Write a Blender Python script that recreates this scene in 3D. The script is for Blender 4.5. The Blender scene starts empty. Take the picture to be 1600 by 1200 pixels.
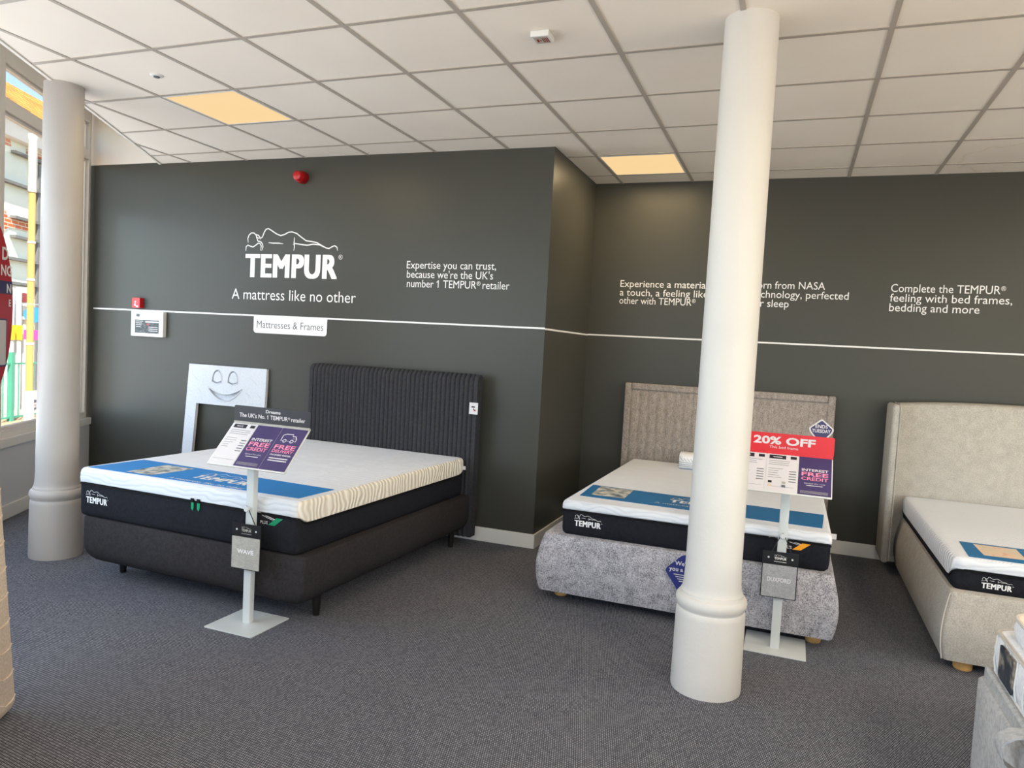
import bpy, bmesh, math, random
from mathutils import Matrix, Vector

# ------------------------------------------------------------------ camera, world, sun, exposure
SC = bpy.context.scene
COL = SC.collection
random.seed(4)
CAM_H = 1.4987
YAW, PITCH, ROLL = -0.3591, -0.0570, 0.0551
_cy, _sy, _cp, _sp = math.cos(YAW), math.sin(YAW), math.cos(PITCH), math.sin(PITCH)
_fwd = Vector((_sy*_cp, _cy*_cp, _sp))
_rt = Vector((_cy, -_sy, 0))
_up = _rt.cross(_fwd)
_r = math.cos(ROLL)*_rt + math.sin(ROLL)*_up
_u = -math.sin(ROLL)*_rt + math.cos(ROLL)*_up
cam_d = bpy.data.cameras.new('camera')
cam = bpy.data.objects.new('camera', cam_d)
COL.objects.link(cam)
cam.matrix_world = Matrix(((_r.x, _u.x, -_fwd.x, 0), (_r.y, _u.y, -_fwd.y, 0), (_r.z, _u.z, -_fwd.z, CAM_H), (0, 0, 0, 1)))
cam_d.sensor_width = 36
cam_d.lens = 1128.4675/1600*36
cam_d.shift_x = -14.7128/1600
cam_d.shift_y = 8.2311/1600
cam_d.clip_start = 0.05
cam_d.clip_end = 300
SC.camera = cam

w = bpy.data.worlds.new('sky')
SC.world = w
w.use_nodes = True
nt = w.node_tree
nt.nodes.clear()
wo = nt.nodes.new('ShaderNodeOutputWorld')
bg = nt.nodes.new('ShaderNodeBackground')
sky = nt.nodes.new('ShaderNodeTexSky')
sky.sky_type = 'NISHITA'
sky.sun_disc = False
sky.sun_elevation = math.radians(48)
sky.sun_rotation = math.radians(60)
sky.air_density = 1.0
sky.dust_density = 0.6
bg.inputs['Strength'].default_value = 0.45
nt.links.new(sky.outputs[0], bg.inputs[0])
nt.links.new(bg.outputs[0], wo.inputs[0])

sun_d = bpy.data.lights.new('sun', 'SUN')
sun_d.energy = 20.0
sun_d.angle = math.radians(0.6)
sun_d.color = (1.0, 0.93, 0.82)
sun = bpy.data.objects.new('sun', sun_d)
COL.objects.link(sun)
sun.rotation_euler = Vector((-0.65, 0.60, -1.15)).to_track_quat('-Z', 'Y').to_euler()
sun.location = (0, 0, 12)


def daylight(name, origin, right, up, wd, ht, power, color):
    """soft daylight coming in through a window bay"""
    d = bpy.data.lights.new(name, 'AREA')
    d.shape = 'RECTANGLE'
    d.size, d.size_y = wd, ht
    d.energy = power
    d.color = color
    o = bpy.data.objects.new(name, d)
    COL.objects.link(o)
    r, u = Vector(right).normalized(), Vector(up).normalized()
    n = r.cross(u)
    o.matrix_world = Matrix(((r.x, u.x, n.x, origin[0]), (r.y, u.y, n.y, origin[1]), (r.z, u.z, n.z, origin[2]), (0, 0, 0, 1)))
    return o


# window wall: starts in the far left corner and runs towards and past the camera
KX, KY = -6.262, 4.987
EX, EY = 0.515, -0.857          # along the window wall, towards the viewer
NX, NY = 0.857, 0.515           # into the room
SIDE_LEN = 9.3
# lights point along their local -Z; n = right x up must face away from the room
DAY = (0.72, 0.86, 1.0)
for _k, (_a, _b, _p) in enumerate(((0.2, 3.2, 56), (3.4, 6.2, 58), (6.4, 9.0, 80))):
    _m = (_a+_b)/2
    daylight('window_daylight', (KX+EX*_m+NX*0.02, KY+EY*_m+NY*0.02, 1.60), (EX, EY, 0), (0, 0, 1), _b-_a, 1.9, _p, DAY)
daylight('window_daylight', (2.2, -2.93, 1.35), (1, 0, 0), (0, 0, 1), 6.6, 1.5, 40, DAY)  # added fill lamp behind the viewer, at the added front window
# added warm fill lamps, tilted upwards to brighten the ceiling like bounce off paving
daylight('window_ground_bounce', (3.6, -2.88, 1.0), (1, 0, 0), (0, -0.66, 0.75), 4.4, 0.9, 110, (1.0, 0.92, 0.80))
daylight('window_ground_bounce', (5.85, 1.2, 1.1), (0, 1, 0), (0.75, 0, 0.66), 5.0, 0.9, 165, (1.0, 0.93, 0.82))
daylight('window_ground_bounce', (KX+EX*5.2+NX*0.05, KY+EY*5.2+NY*0.05, 0.95), (EX, EY, 0), (-NX*0.86, -NY*0.86, 0.51), 6.0, 0.6, 6, (1.0, 0.94, 0.86))
SC.view_settings.view_transform = 'Standard'
SC.view_settings.look = 'None'
SC.view_settings.gamma = 1.0
SC.view_settings.use_curve_mapping = False
SC.view_settings.exposure = -0.08
SC.cycles.max_bounces = 10
SC.cycles.diffuse_bounces = 6
SC.cycles.glossy_bounces = 3
SC.cycles.transparent_max_bounces = 12
SC.cycles.sample_clamp_indirect = 6.0
SC.cycles.caustics_reflective = False
SC.cycles.caustics_refractive = False
SC.cycles.use_denoising = True

# ------------------------------------------------------------------ materials


def lin(c):
    c = c/255.0
    return c/12.92 if c <= 0.04045 else ((c+0.055)/1.055)**2.4


def rgb(r, g, b):
    return (lin(r), lin(g), lin(b), 1.0)


class NT:
    def __init__(self, name):
        self.m = bpy.data.materials.new(name)
        self.m.use_nodes = True
        self.t = self.m.node_tree
        self.t.nodes.clear()
        self.out = self.n('ShaderNodeOutputMaterial')
        self.p = self.n('ShaderNodeBsdfPrincipled')
        self.l(self.p.outputs[0], self.out.inputs[0])
        self.tc = self.n('ShaderNodeTexCoord')

    def n(self, k, **kw):
        x = self.t.nodes.new(k)
        for a, b in kw.items():
            setattr(x, a, b)
        return x

    def l(self, a, b):
        self.t.links.new(a, b)

    def mapping(self, scale=(1, 1, 1), rot=(0, 0, 0), src='Object'):
        mp = self.n('ShaderNodeMapping')
        mp.inputs['Scale'].default_value = scale
        mp.inputs['Rotation'].default_value = rot
        self.l(self.tc.outputs[src], mp.inputs[0])
        return mp.outputs[0]

    def noise(self, vec, scale, detail=2, rough=0.5):
        x = self.n('ShaderNodeTexNoise')
        x.inputs['Scale'].default_value = scale
        x.inputs['Detail'].default_value = detail
        x.inputs['Roughness'].default_value = rough
        self.l(vec, x.inputs['Vector'])
        return x.outputs[0]

    def wave(self, vec, scale, dist=0.0, dscale=1.0, direction='X', detail=1):
        x = self.n('ShaderNodeTexWave')
        x.bands_direction = direction
        x.inputs['Scale'].default_value = scale
        x.inputs['Distortion'].default_value = dist
        x.inputs['Detail'].default_value = detail
        x.inputs['Detail Scale'].default_value = dscale
        self.l(vec, x.inputs['Vector'])
        return x.outputs['Fac']

    def ramp(self, fac, stops):
        x = self.n('ShaderNodeValToRGB')
        e = x.color_ramp.elements
        while len(e) < len(stops):
            e.new(0.5)
        for i, (p, c) in enumerate(stops):
            e[i].position = p
            e[i].color = c
        self.l(fac, x.inputs[0])
        return x.outputs[0]

    def math(self, op, a, b):
        x = self.n('ShaderNodeMath', operation=op)
        for i, v in enumerate((a, b)):
            if isinstance(v, (int, float)):
                x.inputs[i].default_value = v
            else:
                self.l(v, x.inputs[i])
        return x.outputs[0]

    def bump(self, h, strength=0.3, dist=0.01, prev=None):
        x = self.n('ShaderNodeBump')
        x.inputs['Strength'].default_value = strength
        x.inputs['Distance'].default_value = dist
        self.l(h, x.inputs['Height'])
        if prev is not None:
            self.l(prev, x.inputs['Normal'])
        self.l(x.outputs[0], self.p.inputs['Normal'])
        return x.outputs[0]

    def set(self, col=None, rough=None, spec=None, metal=None):
        if col is not None:
            if isinstance(col, tuple):
                self.p.inputs['Base Color'].default_value = col
            else:
                self.l(col, self.p.inputs['Base Color'])
        if rough is not None:
            self.p.inputs['Roughness'].default_value = rough
        if spec is not None:
            self.p.inputs['Specular IOR Level'].default_value = spec
        if metal is not None:
            self.p.inputs['Metallic'].default_value = metal
        return self.m


def plain(name, col, rough=0.5, spec=0.4, var=0.06, nscale=6.0, bump=0.0, bscale=60.0, metal=0.0):
    """painted / plastic surface with a faint procedural unevenness"""
    t = NT(name)
    v = t.mapping()
    a = tuple(max(0, x*(1-var)) for x in col[:3])+(1,)
    b = tuple(min(1, x*(1+var)) for x in col[:3])+(1,)
    c = t.ramp(t.noise(v, nscale, 3), [(0.3, a), (0.7, b)])
    if bump:
        t.bump(t.noise(v, bscale, 3), bump, 0.003)
    return t.set(c, rough, spec, metal)


def fabric(name, c1, c2, scale=420.0, bump=0.35, rough=0.95, stretch=(1, 1, 1)):
    """woven upholstery: two yarn tones and a fine weave bump"""
    t = NT(name)
    v = t.mapping(stretch)
    n1 = t.noise(v, scale, 2, 0.6)
    n2 = t.noise(v, scale*0.12, 2)
    f = t.math('ADD', t.math('MULTIPLY', n1, 0.75), t.math('MULTIPLY', n2, 0.25))
    c = t.ramp(f, [(0.36, c1), (0.62, c2)])
    t.bump(n1, bump, 0.004)
    return t.set(c, rough, 0.15)


def emit(name, col, strength):
    t = NT(name)
    t.set((0.02, 0.02, 0.02, 1), 0.6, 0.2)
    t.p.inputs['Emission Color'].default_value = col
    t.p.inputs['Emission Strength'].default_value = strength
    return t.m


def m_carpet():
    t = NT('charcoal_carpet')
    v = t.mapping((1, 1, 1), (0, 0, 0.10))
    b = t.n('ShaderNodeTexBrick')
    b.offset = 0.5
    b.inputs['Color1'].default_value = (1, 1, 1, 1)
    b.inputs['Color2'].default_value = (0.62, 0.62, 0.62, 1)
    b.inputs['Mortar'].default_value = (0.0, 0.0, 0.0, 1)
    b.inputs['Scale'].default_value = 1.0
    b.inputs['Mortar Size'].default_value = 0.0019
    b.inputs['Mortar Smooth'].default_value = 0.5
    b.inputs['Bias'].default_value = -0.1
    b.inputs['Brick Width'].default_value = 0.0088
    b.inputs['Row Height'].default_value = 0.0112
    t.l(v, b.inputs['Vector'])
    fl = t.noise(v, 260, 2, 0.7)
    f = t.math('ADD', t.math('MULTIPLY', b.outputs[0], 0.84), t.math('MULTIPLY', fl, 0.16))
    big = t.noise(v, 1.3, 3)
    f = t.math('ADD', f, t.math('MULTIPLY', t.math('SUBTRACT', big, 0.5), 0.06))
    c = t.ramp(f, [(0.08, rgb(50, 52, 59)), (0.55, rgb(97, 99, 108)), (0.98, rgb(146, 148, 157))])
    t.bump(b.outputs[0], 0.5, 0.004)
    return t.set(c, 1.0, 0.08)


def m_knit(name, base, dark, kind):
    t = NT(name)
    if kind == 'side':
        v = t.mapping((1, 1, 1.1))
        h = t.wave(v, 8.5, 9.0, 0.75, 'Y', 1)
        c = t.ramp(h, [(0.15, dark), (0.65, base)])
        t.bump(h, 0.5, 0.012)
    elif kind == 'front':
        v = t.mapping((1, 1, 1.6))
        h = t.wave(v, 7.0, 9.0, 0.9, 'Z', 1)
        c = t.ramp(h, [(0.1, dark), (0.5, base)])
        t.bump(h, 0.16, 0.008)
    else:
        v = t.mapping((1, 1, 1), (0, 0, 0.5))
        w1 = t.wave(v, 22.0, 2.0, 3.0, 'X', 1)
        mask = t.ramp(t.noise(t.mapping((1, 1, 1)), 9.0, 1), [(0.50, (0, 0, 0, 1)), (0.60, (1, 1, 1, 1))])
        h = t.math('MULTIPLY', w1, mask)
        w3 = t.wave(t.mapping((1, 1, 1)), 6.0, 1.5, 1.0, 'Y', 1)
        h2 = t.math('ADD', h, t.math('MULTIPLY', w3, 0.35))
        c = t.ramp(h2, [(0.0, base), (1.0, tuple(min(1, x*1.04) for x in base[:3])+(1,))])
        t.bump(h2, 0.30, 0.008)
    return t.set(c, 0.9, 0.15)


def m_tilesurface():
    t = NT('ceiling_tile')
    v = t.mapping()
    c = t.ramp(t.noise(v, 1.6, 2), [(0.3, rgb(232, 224, 213)), (0.7, rgb(237, 230, 219))])
    # old water stain near the right-hand wall
    d = t.n('ShaderNodeVectorMath', operation='DISTANCE')
    t.l(t.tc.outputs['Object'], d.inputs[0])
    d.inputs[1].default_value = (1.36, 5.86, 2.975)
    r = t.math('ADD', d.outputs['Value'], t.math('MULTIPLY', t.math('SUBTRACT', t.noise(v, 9, 3), 0.5), 0.22))
    ring = t.ramp(r, [(0.0, (0, 0, 0, 1)), (0.36, (0, 0, 0, 1)), (0.385, (1, 1, 1, 1)), (0.40, (0, 0, 0, 1))])
    mx = t.n('ShaderNodeMix', data_type='RGBA')
    t.l(t.math('MULTIPLY', ring, 0.30), mx.inputs['Factor'])
    t.l(c, mx.inputs['A'])
    mx.inputs['B'].default_value = rgb(190, 168, 120)
    t.bump(t.noise(v, 260, 2), 0.12, 0.002)
    return t.set(mx.outputs['Result'], 0.95, 0.1)


def m_plaster(name, c):
    t = NT(name)
    v = t.mapping()
    col = t.ramp(t.noise(v, 3, 3), [(0.3, c), (0.7, tuple(min(1, x*1.05) for x in c[:3])+(1,))])
    b = t.bump(t.noise(v, 12, 4, 0.6), 0.22, 0.012)
    t.bump(t.noise(v, 55, 3, 0.6), 0.10, 0.004, b)
    return t.set(col, 0.45, 0.35)


def m_glass():
    t = NT('window_glass')
    t.t.nodes.remove(t.p)
    tr = t.n('ShaderNodeBsdfTransparent')
    gl = t.n('ShaderNodeBsdfGlossy')
    gl.inputs['Roughness'].default_value = 0.02
    fr = t.n('ShaderNodeFresnel')
    fr.inputs['IOR'].default_value = 1.35
    mx = t.n('ShaderNodeMixShader')
    tr.inputs[0].default_value = (0.97, 0.985, 0.98, 1)
    t.l(t.math('MULTIPLY', fr.outputs[0], 0.35), mx.inputs[0])
    t.l(tr.outputs[0], mx.inputs[1])
    t.l(gl.outputs[0], mx.inputs[2])
    t.l(mx.outputs[0], t.out.inputs[0])
    return t.m


def m_clear():
    t = NT('clear_plastic')
    t.t.nodes.remove(t.p)
    tr = t.n('ShaderNodeBsdfTransparent')
    gl = t.n('ShaderNodeBsdfGlossy')
    gl.inputs['Roughness'].default_value = 0.08
    mx = t.n('ShaderNodeMixShader')
    mx.inputs[0].default_value = 0.05
    t.l(tr.outputs[0], mx.inputs[1])
    t.l(gl.outputs[0], mx.inputs[2])
    t.l(mx.outputs[0], t.out.inputs[0])
    return t.m


def m_brick():
    t = NT('orange_brick')
    b = t.n('ShaderNodeTexBrick')
    b.inputs['Color1'].default_value = rgb(200, 110, 65)
    b.inputs['Color2'].default_value = rgb(176, 88, 52)
    b.inputs['Mortar'].default_value = rgb(196, 186, 170)
    b.inputs['Scale'].default_value = 1.0
    b.inputs['Brick Width'].default_value = 0.24
    b.inputs['Row Height'].default_value = 0.085
    b.inputs['Mortar Size'].default_value = 0.012
    t.l(t.tc.outputs['Object'], b.inputs['Vector'])
    return t.set(b.outputs[0], 0.9, 0.1)


def m_rooftile():
    t = NT('clay_roof_tiles')
    b = t.n('ShaderNodeTexBrick')
    b.inputs['Color1'].default_value = rgb(205, 140, 60)
    b.inputs['Color2'].default_value = rgb(178, 112, 42)
    b.inputs['Mortar'].default_value = rgb(90, 60, 36)
    b.inputs['Scale'].default_value = 1.0
    b.inputs['Brick Width'].default_value = 0.2
    b.inputs['Row Height'].default_value = 0.16
    b.inputs['Mortar Size'].default_value = 0.014
    t.l(t.tc.outputs['Object'], b.inputs['Vector'])
    t.bump(b.outputs[1], 0.5, 0.03)
    return t.set(b.outputs[0], 0.85, 0.15)


def m_photo(name, stops, scale):
    """printed lifestyle photograph, reduced to soft blotches"""
    t = NT(name)
    n = t.noise(t.mapping((1, 1, 1)), scale, 3, 0.55)
    return t.set(t.ramp(n, stops), 0.5, 0.3)


M = {}
M['carpet'] = m_carpet()
M['grey_wall'] = plain('dark_grey_wall_paint', rgb(67, 67, 62), 0.38, 0.24, 0.02, 2.0, 0.03, 90)
M['white_wall'] = plain('white_wall_paint', rgb(226, 222, 214), 0.6, 0.3, 0.02, 2.0)
M['dado'] = plain('pale_grey_dado_paint', rgb(208, 210, 214), 0.6, 0.3, 0.02, 2.0)
M['trim'] = plain('white_gloss_trim', rgb(228, 227, 223), 0.35, 0.45, 0.02, 3.0)
M['frame'] = plain('white_window_frame', rgb(222, 219, 214), 0.35, 0.45, 0.02, 3.0)
M['tile'] = m_tilesurface()
M['bar'] = plain('ceiling_grid_bar', rgb(172, 164, 154), 0.5, 0.3, 0.03, 4.0)  # bars are white; the shade on them is put into this grey
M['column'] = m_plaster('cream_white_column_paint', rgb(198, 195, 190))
M['column_b'] = m_plaster('white_column_paint', rgb(172, 167, 163))  # white paint darkened to carry the shade on the left column
M['glass'] = m_glass()
M['clear'] = m_clear()
M['vinyl'] = plain('white_vinyl', rgb(232, 232, 232), 0.5, 0.3, 0.02)
M['white'] = plain('white_plastic', rgb(214, 214, 212), 0.4, 0.4, 0.02)
M['grey_print'] = plain('grey_print', rgb(96, 100, 104), 0.6, 0.2, 0.03)
M['red'] = plain('red_plastic', rgb(176, 14, 24), 0.3, 0.5, 0.05, 20)
M['dark_red'] = plain('dark_red_plastic', rgb(130, 8, 16), 0.25, 0.5, 0.05, 20)
M['red_card'] = plain('red_printed_card', rgb(206, 34, 46), 0.35, 0.4, 0.02)
M['crimson'] = plain('crimson_printed_card', rgb(176, 34, 48), 0.4, 0.4, 0.02)
M['navy'] = plain('navy_printed_card', rgb(50, 46, 92), 0.35, 0.4, 0.04)
M['purple'] = plain('purple_printed_card', rgb(66, 54, 98), 0.35, 0.4, 0.05)
M['deepblue'] = plain('deep_blue_printed_card', rgb(36, 44, 112), 0.4, 0.4, 0.04)
M['pink'] = plain('pink_print', rgb(236, 140, 168), 0.4, 0.3, 0.02)
M['charcoal_card'] = plain('charcoal_printed_card', rgb(40, 40, 46), 0.45, 0.3, 0.06)
M['black_card'] = plain('black_card', rgb(24, 24, 28), 0.35, 0.4, 0.05)
M['paper'] = plain('white_paper', rgb(212, 208, 210), 0.6, 0.25, 0.02)
M['steel_white'] = plain('pale_grey_powder_coat', rgb(203, 208, 208), 0.35, 0.5, 0.02)
M['blue'] = plain('blue_printed_cloth', rgb(28, 124, 196), 0.55, 0.3, 0.03, 8)
M['blue_b'] = plain('teal_blue_printed_cloth', rgb(24, 106, 160), 0.55, 0.3, 0.03, 8)
M['black_fab'] = fabric('black_mattress_fabric', rgb(20, 21, 26), rgb(38, 39, 46), 500, 0.15)
M['black_edge'] = plain('black_zip_tape', rgb(12, 12, 15), 0.7, 0.2)
M['charcoal_fab'] = fabric('charcoal_upholstery', rgb(36, 34, 36), rgb(58, 55, 57), 420, 0.3)
M['charcoal_rib'] = fabric('ribbed_charcoal_upholstery', rgb(42, 42, 46), rgb(68, 68, 73), 420, 0.3)
M['tweed_fab'] = fabric('grey_tweed_upholstery', rgb(104, 103, 108), rgb(192, 190, 196), 150, 0.5)
M['taupe_fab'] = fabric('taupe_tweed_upholstery', rgb(112, 103, 97), rgb(176, 166, 158), 190, 0.45, stretch=(1.6, 1, 0.7))
M['beige_fab'] = fabric('beige_upholstery', rgb(160, 155, 147), rgb(188, 184, 176), 160, 0.3)
M['divan_fab'] = fabric('pale_grey_suede', rgb(164, 165, 166), rgb(190, 190, 190), 60, 0.15)
M['knit_top'] = m_knit('white_knit_top', rgb(218, 223, 232), rgb(200, 205, 214), 'top')
M['knit_front'] = m_knit('white_knit_front', rgb(216, 220, 226), rgb(203, 208, 215), 'front')
M['knit_side'] = m_knit('white_knit_side', rgb(236, 231, 220), rgb(219, 211, 196), 'side')
M['knit_side_b'] = m_knit('pale_knit_side', rgb(226, 226, 230), rgb(212, 212, 218), 'side')
M['quilt_white'] = fabric('white_quilted_ticking', rgb(226, 227, 230), rgb(240, 241, 243), 90, 0.2)
M['cream'] = fabric('cream_ticking', rgb(232, 222, 202), rgb(242, 235, 220), 90, 0.2)
M['beige_quilt'] = fabric('beige_quilted_ticking', rgb(196, 178, 160), rgb(214, 198, 180), 90, 0.2)
M['piping'] = plain('grey_beige_piping', rgb(196, 190, 182), 0.8, 0.2)
M['foam'] = fabric('white_display_foam', rgb(204, 208, 216), rgb(214, 218, 224), 60, 0.1)
M['oak'] = plain('pale_oak', rgb(206, 160, 98), 0.5, 0.35, 0.12, 30)
M['black_wood'] = plain('black_stained_wood', rgb(22, 20, 20), 0.4, 0.4, 0.1, 30)
M['green'] = plain('green_tag', rgb(20, 140, 96), 0.5, 0.3)
M['orange'] = plain('orange_tag', rgb(238, 158, 30), 0.5, 0.3)
M['swatch'] = fabric('grey_swatch_fabric', rgb(150, 148, 142), rgb(186, 183, 176), 260, 0.3)
M['swatch_b'] = fabric('silver_grey_swatch_fabric', rgb(150, 150, 153), rgb(196, 196, 199), 260, 0.3)
M['brick'] = m_brick()
M['roof'] = m_rooftile()
M['facade'] = plain('pale_green_white_render', rgb(212, 219, 207), 0.8, 0.2, 0.05, 1.2)
M['facade_ledge'] = plain('dark_grey_ledge', rgb(112, 112, 110), 0.8, 0.2, 0.05)
M['facade_white'] = plain('white_exterior_paint', rgb(206, 204, 198), 0.7, 0.2, 0.04)
M['shop_glass'] = plain('dark_shop_glass', rgb(120, 130, 136), 0.15, 0.6, 0.2, 2)
M['pavement'] = plain('sandy_paving', rgb(176, 148, 118), 0.9, 0.1, 0.10, 4)
M['road'] = plain('pinkish_tarmac', rgb(158, 146, 142), 0.9, 0.1, 0.06, 6)
M['pole'] = plain('ochre_painted_pole', rgb(205, 160, 92), 0.5, 0.4, 0.10, 3)
M['teal'] = plain('green_painted_iron', rgb(70, 150, 126), 0.5, 0.4, 0.06)
M['yellow'] = plain('yellow_reflective_band', rgb(225, 196, 20), 0.5, 0.4)
M['sign_blue'] = plain('bright_blue_sign', rgb(40, 130, 200), 0.5, 0.4)
M['magenta'] = plain('magenta_sign', rgb(200, 60, 140), 0.5, 0.4)
M['panel'] = emit('led_panel_diffuser', (1.0, 0.70, 0.345, 1), 1.0)
M['photo_a'] = m_photo('bedroom_photo_print', [(0.30, rgb(70, 78, 80)), (0.44, rgb(140, 146, 146)), (0.56, rgb(196, 196, 190)), (0.72, rgb(222, 220, 214))], 16)
M['photo_b'] = m_photo('warm_photo_print', [(0.30, rgb(200, 140, 124)), (0.42, rgb(222, 196, 172)), (0.6, rgb(204, 192, 172)), (0.75, rgb(232, 216, 196))], 11)
M['photo_c'] = m_photo('dark_photo_print', [(0.30, rgb(20, 22, 26)), (0.5, rgb(60, 66, 76)), (0.6, rgb(150, 140, 124)), (0.75, rgb(160, 170, 182))], 14)
M['screen'] = m_photo('panel_label_print', [(0.3, rgb(52, 57, 59)), (0.55, rgb(74, 79, 81)), (0.62, rgb(104, 110, 110)), (0.75, rgb(70, 74, 76))], 60)

# ------------------------------------------------------------------ mesh helpers


class MB:
    def __init__(self):
        self.v, self.f, self.mi = [], [], []
        self.slot = 0

    def add(self, vs, fs, T=None):
        o = len(self.v)
        for p in vs:
            p = Vector(p)
            self.v.append(tuple(T @ p) if T is not None else tuple(p))
        for q in fs:
            self.f.append(tuple(i+o for i in q))
            self.mi.append(self.slot)
        return self

    def box(self, x0, x1, y0, y1, z0, z1, T=None):
        v = [(x0, y0, z0), (x1, y0, z0), (x1, y1, z0), (x0, y1, z0), (x0, y0, z1), (x1, y0, z1), (x1, y1, z1), (x0, y1, z1)]
        return self.add(v, [(0, 3, 2, 1), (4, 5, 6, 7), (0, 1, 5, 4), (1, 2, 6, 5), (2, 3, 7, 6), (3, 0, 4, 7)], T)

    def loft(self, rings, T=None, cap=(True, True)):
        n = len(rings[0])
        vs = [p for r in rings for p in r]
        fs = []
        for i in range(len(rings)-1):
            for j in range(n):
                k = (j+1) % n
                fs.append((i*n+j, i*n+k, (i+1)*n+k, (i+1)*n+j))
        if cap[0]:
            fs.append(tuple(reversed(range(n))))
        if cap[1]:
            o = (len(rings)-1)*n
            fs.append(tuple(range(o, o+n)))
        return self.add(vs, fs, T)

    def lathe(self, prof, cx=0, cy=0, n=48, T=None, cap=(True, True)):
        rings = [[(cx+r*math.cos(2*math.pi*k/n), cy+r*math.sin(2*math.pi*k/n), z) for k in range(n)] for r, z in prof]
        return self.loft(rings, T, cap)

    def prism(self, poly, z0, z1, T=None):
        """poly: CCW 2D points; extruded along local z"""
        n = len(poly)
        vs = [(x, y, z0) for x, y in poly]+[(x, y, z1) for x, y in poly]
        fs = [tuple(reversed(range(n))), tuple(range(n, 2*n))]
        for i in range(n):
            k = (i+1) % n
            fs.append((i, k, n+k, n+i))
        return self.add(vs, fs, T)

    def tube(self, pts, r, n=8, T=None):
        pts = [Vector(p) for p in pts]
        rings = []
        for i, p in enumerate(pts):
            a = pts[max(i-1, 0)]
            b = pts[min(i+1, len(pts)-1)]
            t = (b-a).normalized()
            ref = Vector((0, 0, 1)) if abs(t.z) < 0.9 else Vector((1, 0, 0))
            s = t.cross(ref).normalized()
            q = t.cross(s)
            rr = r[i] if isinstance(r, (list, tuple)) else r
            rings.append([p+(s*math.cos(2*math.pi*k/n)+q*math.sin(2*math.pi*k/n))*rr for k in range(n)][::-1])
        return self.loft(rings, T)

    def ribbon(self, pts, wd, z=0.0, T=None):
        """flat stroke along a 2D polyline, tapered at both ends"""
        P = [Vector((p[0], p[1])) for p in pts]
        n = len(P)
        vs = []
        for i, p in enumerate(P):
            t = (P[min(i+1, n-1)]-P[max(i-1, 0)]).normalized()
            s = Vector((-t.y, t.x))*wd*0.5*(0.45 if i in (0, n-1) else 1.0)
            vs += [(p.x+s.x, p.y+s.y, z), (p.x-s.x, p.y-s.y, z)]
        return self.add(vs, [(2*i, 2*i+1, 2*i+3, 2*i+2) for i in range(n-1)], T)

    def rect(self, x0, x1, y0, y1, z=0.0, T=None):
        return self.add([(x0, y0, z), (x1, y0, z), (x1, y1, z), (x0, y1, z)], [(0, 1, 2, 3)], T)

    def build(self, name, mat, parent=None, smooth=35, bevel=0.0, matrix=None):
        me = bpy.data.meshes.new(name)
        me.from_pydata(self.v, [], self.f)
        mats = mat if isinstance(mat, (list, tuple)) else [mat]
        for m in mats:
            me.materials.append(m)
        if len(mats) > 1:
            for p, i in zip(me.polygons, self.mi):
                p.material_index = i
        me.validate()
        if smooth:
            for p in me.polygons:
                p.use_smooth = True
            me.set_sharp_from_angle(angle=math.radians(smooth))
        me.update()
        o = bpy.data.objects.new(name, me)
        COL.objects.link(o)
        if parent is not None:
            o.parent = parent
        if matrix is not None:
            o.matrix_world = matrix
        if bevel:
            b = o.modifiers.new('bevel', 'BEVEL')
            b.width = bevel
            b.segments = 2
            b.limit_method = 'ANGLE'
            b.angle_limit = math.radians(50)
        return o


def rr(x0, x1, y0, y1, r, z, n=5):
    """rounded rectangle ring, CCW seen from above"""
    out = []
    r = max(1e-4, min(r, (x1-x0)/2-1e-4, (y1-y0)/2-1e-4))
    for cx, cy, a0 in ((x1-r, y0+r, -90), (x1-r, y1-r, 0), (x0+r, y1-r, 90), (x0+r, y0+r, 180)):
        for k in range(n+1):
            a = math.radians(a0+90*k/n)
            out.append((cx+r*math.cos(a), cy+r*math.sin(a), z))
    return out


def rr2(x0, x1, y0, y1, r, n=5):
    return [(p[0], p[1]) for p in rr(x0, x1, y0, y1, r, 0, n)]


def frame(o, right, up):
    r = Vector(right).normalized()
    u = Vector(up)
    u = (u-r*u.dot(r)).normalized()
    n = r.cross(u)
    return Matrix(((r.x, u.x, n.x, o[0]), (r.y, u.y, n.y, o[1]), (r.z, u.z, n.z, o[2]), (0, 0, 0, 1)))


FRONT = ((1, 0, 0), (0, 0, 1))       # faces the viewer (-y)
TOP = ((1, 0, 0), (0, 1, 0))         # faces up


def thing(name, label, cat, matrix=None, group=None):
    o = bpy.data.objects.new(name, None)
    o.empty_display_size = 0.1
    COL.objects.link(o)
    if matrix is not None:
        o.matrix_world = matrix if isinstance(matrix, Matrix) else Matrix.Translation(matrix)
    o['label'] = label
    o['category'] = cat
    if group:
        o['group'] = group
    return o


def tag(o, label, cat, group=None):
    o['label'] = label
    o['category'] = cat
    if group:
        o['group'] = group
    return o


def struct(o, label=None):
    o['kind'] = 'structure'
    if label:
        o['label'] = label
    return o


_TC = {}


def text_geo(s, bold=0.0, res=3, spacing=1.0):
    key = (s, bold, res, spacing)
    if key in _TC:
        return _TC[key]
    c = bpy.data.curves.new('t', 'FONT')
    c.body = s
    c.size = 1.0
    c.resolution_u = res
    c.offset = bold
    c.space_character = spacing
    o = bpy.data.objects.new('t', c)
    COL.objects.link(o)
    bpy.context.view_layer.update()
    dg = bpy.context.evaluated_depsgraph_get()
    me = bpy.data.meshes.new_from_object(o.evaluated_get(dg))
    vs = [tuple(v.co) for v in me.vertices]
    fs = [tuple(p.vertices) for p in me.polygons]
    bpy.data.objects.remove(o)
    bpy.data.curves.remove(c)
    bpy.data.meshes.remove(me)
    _TC[key] = (vs, fs)
    return vs, fs


CAP = max(v[1] for v in text_geo('H')[0])


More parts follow.
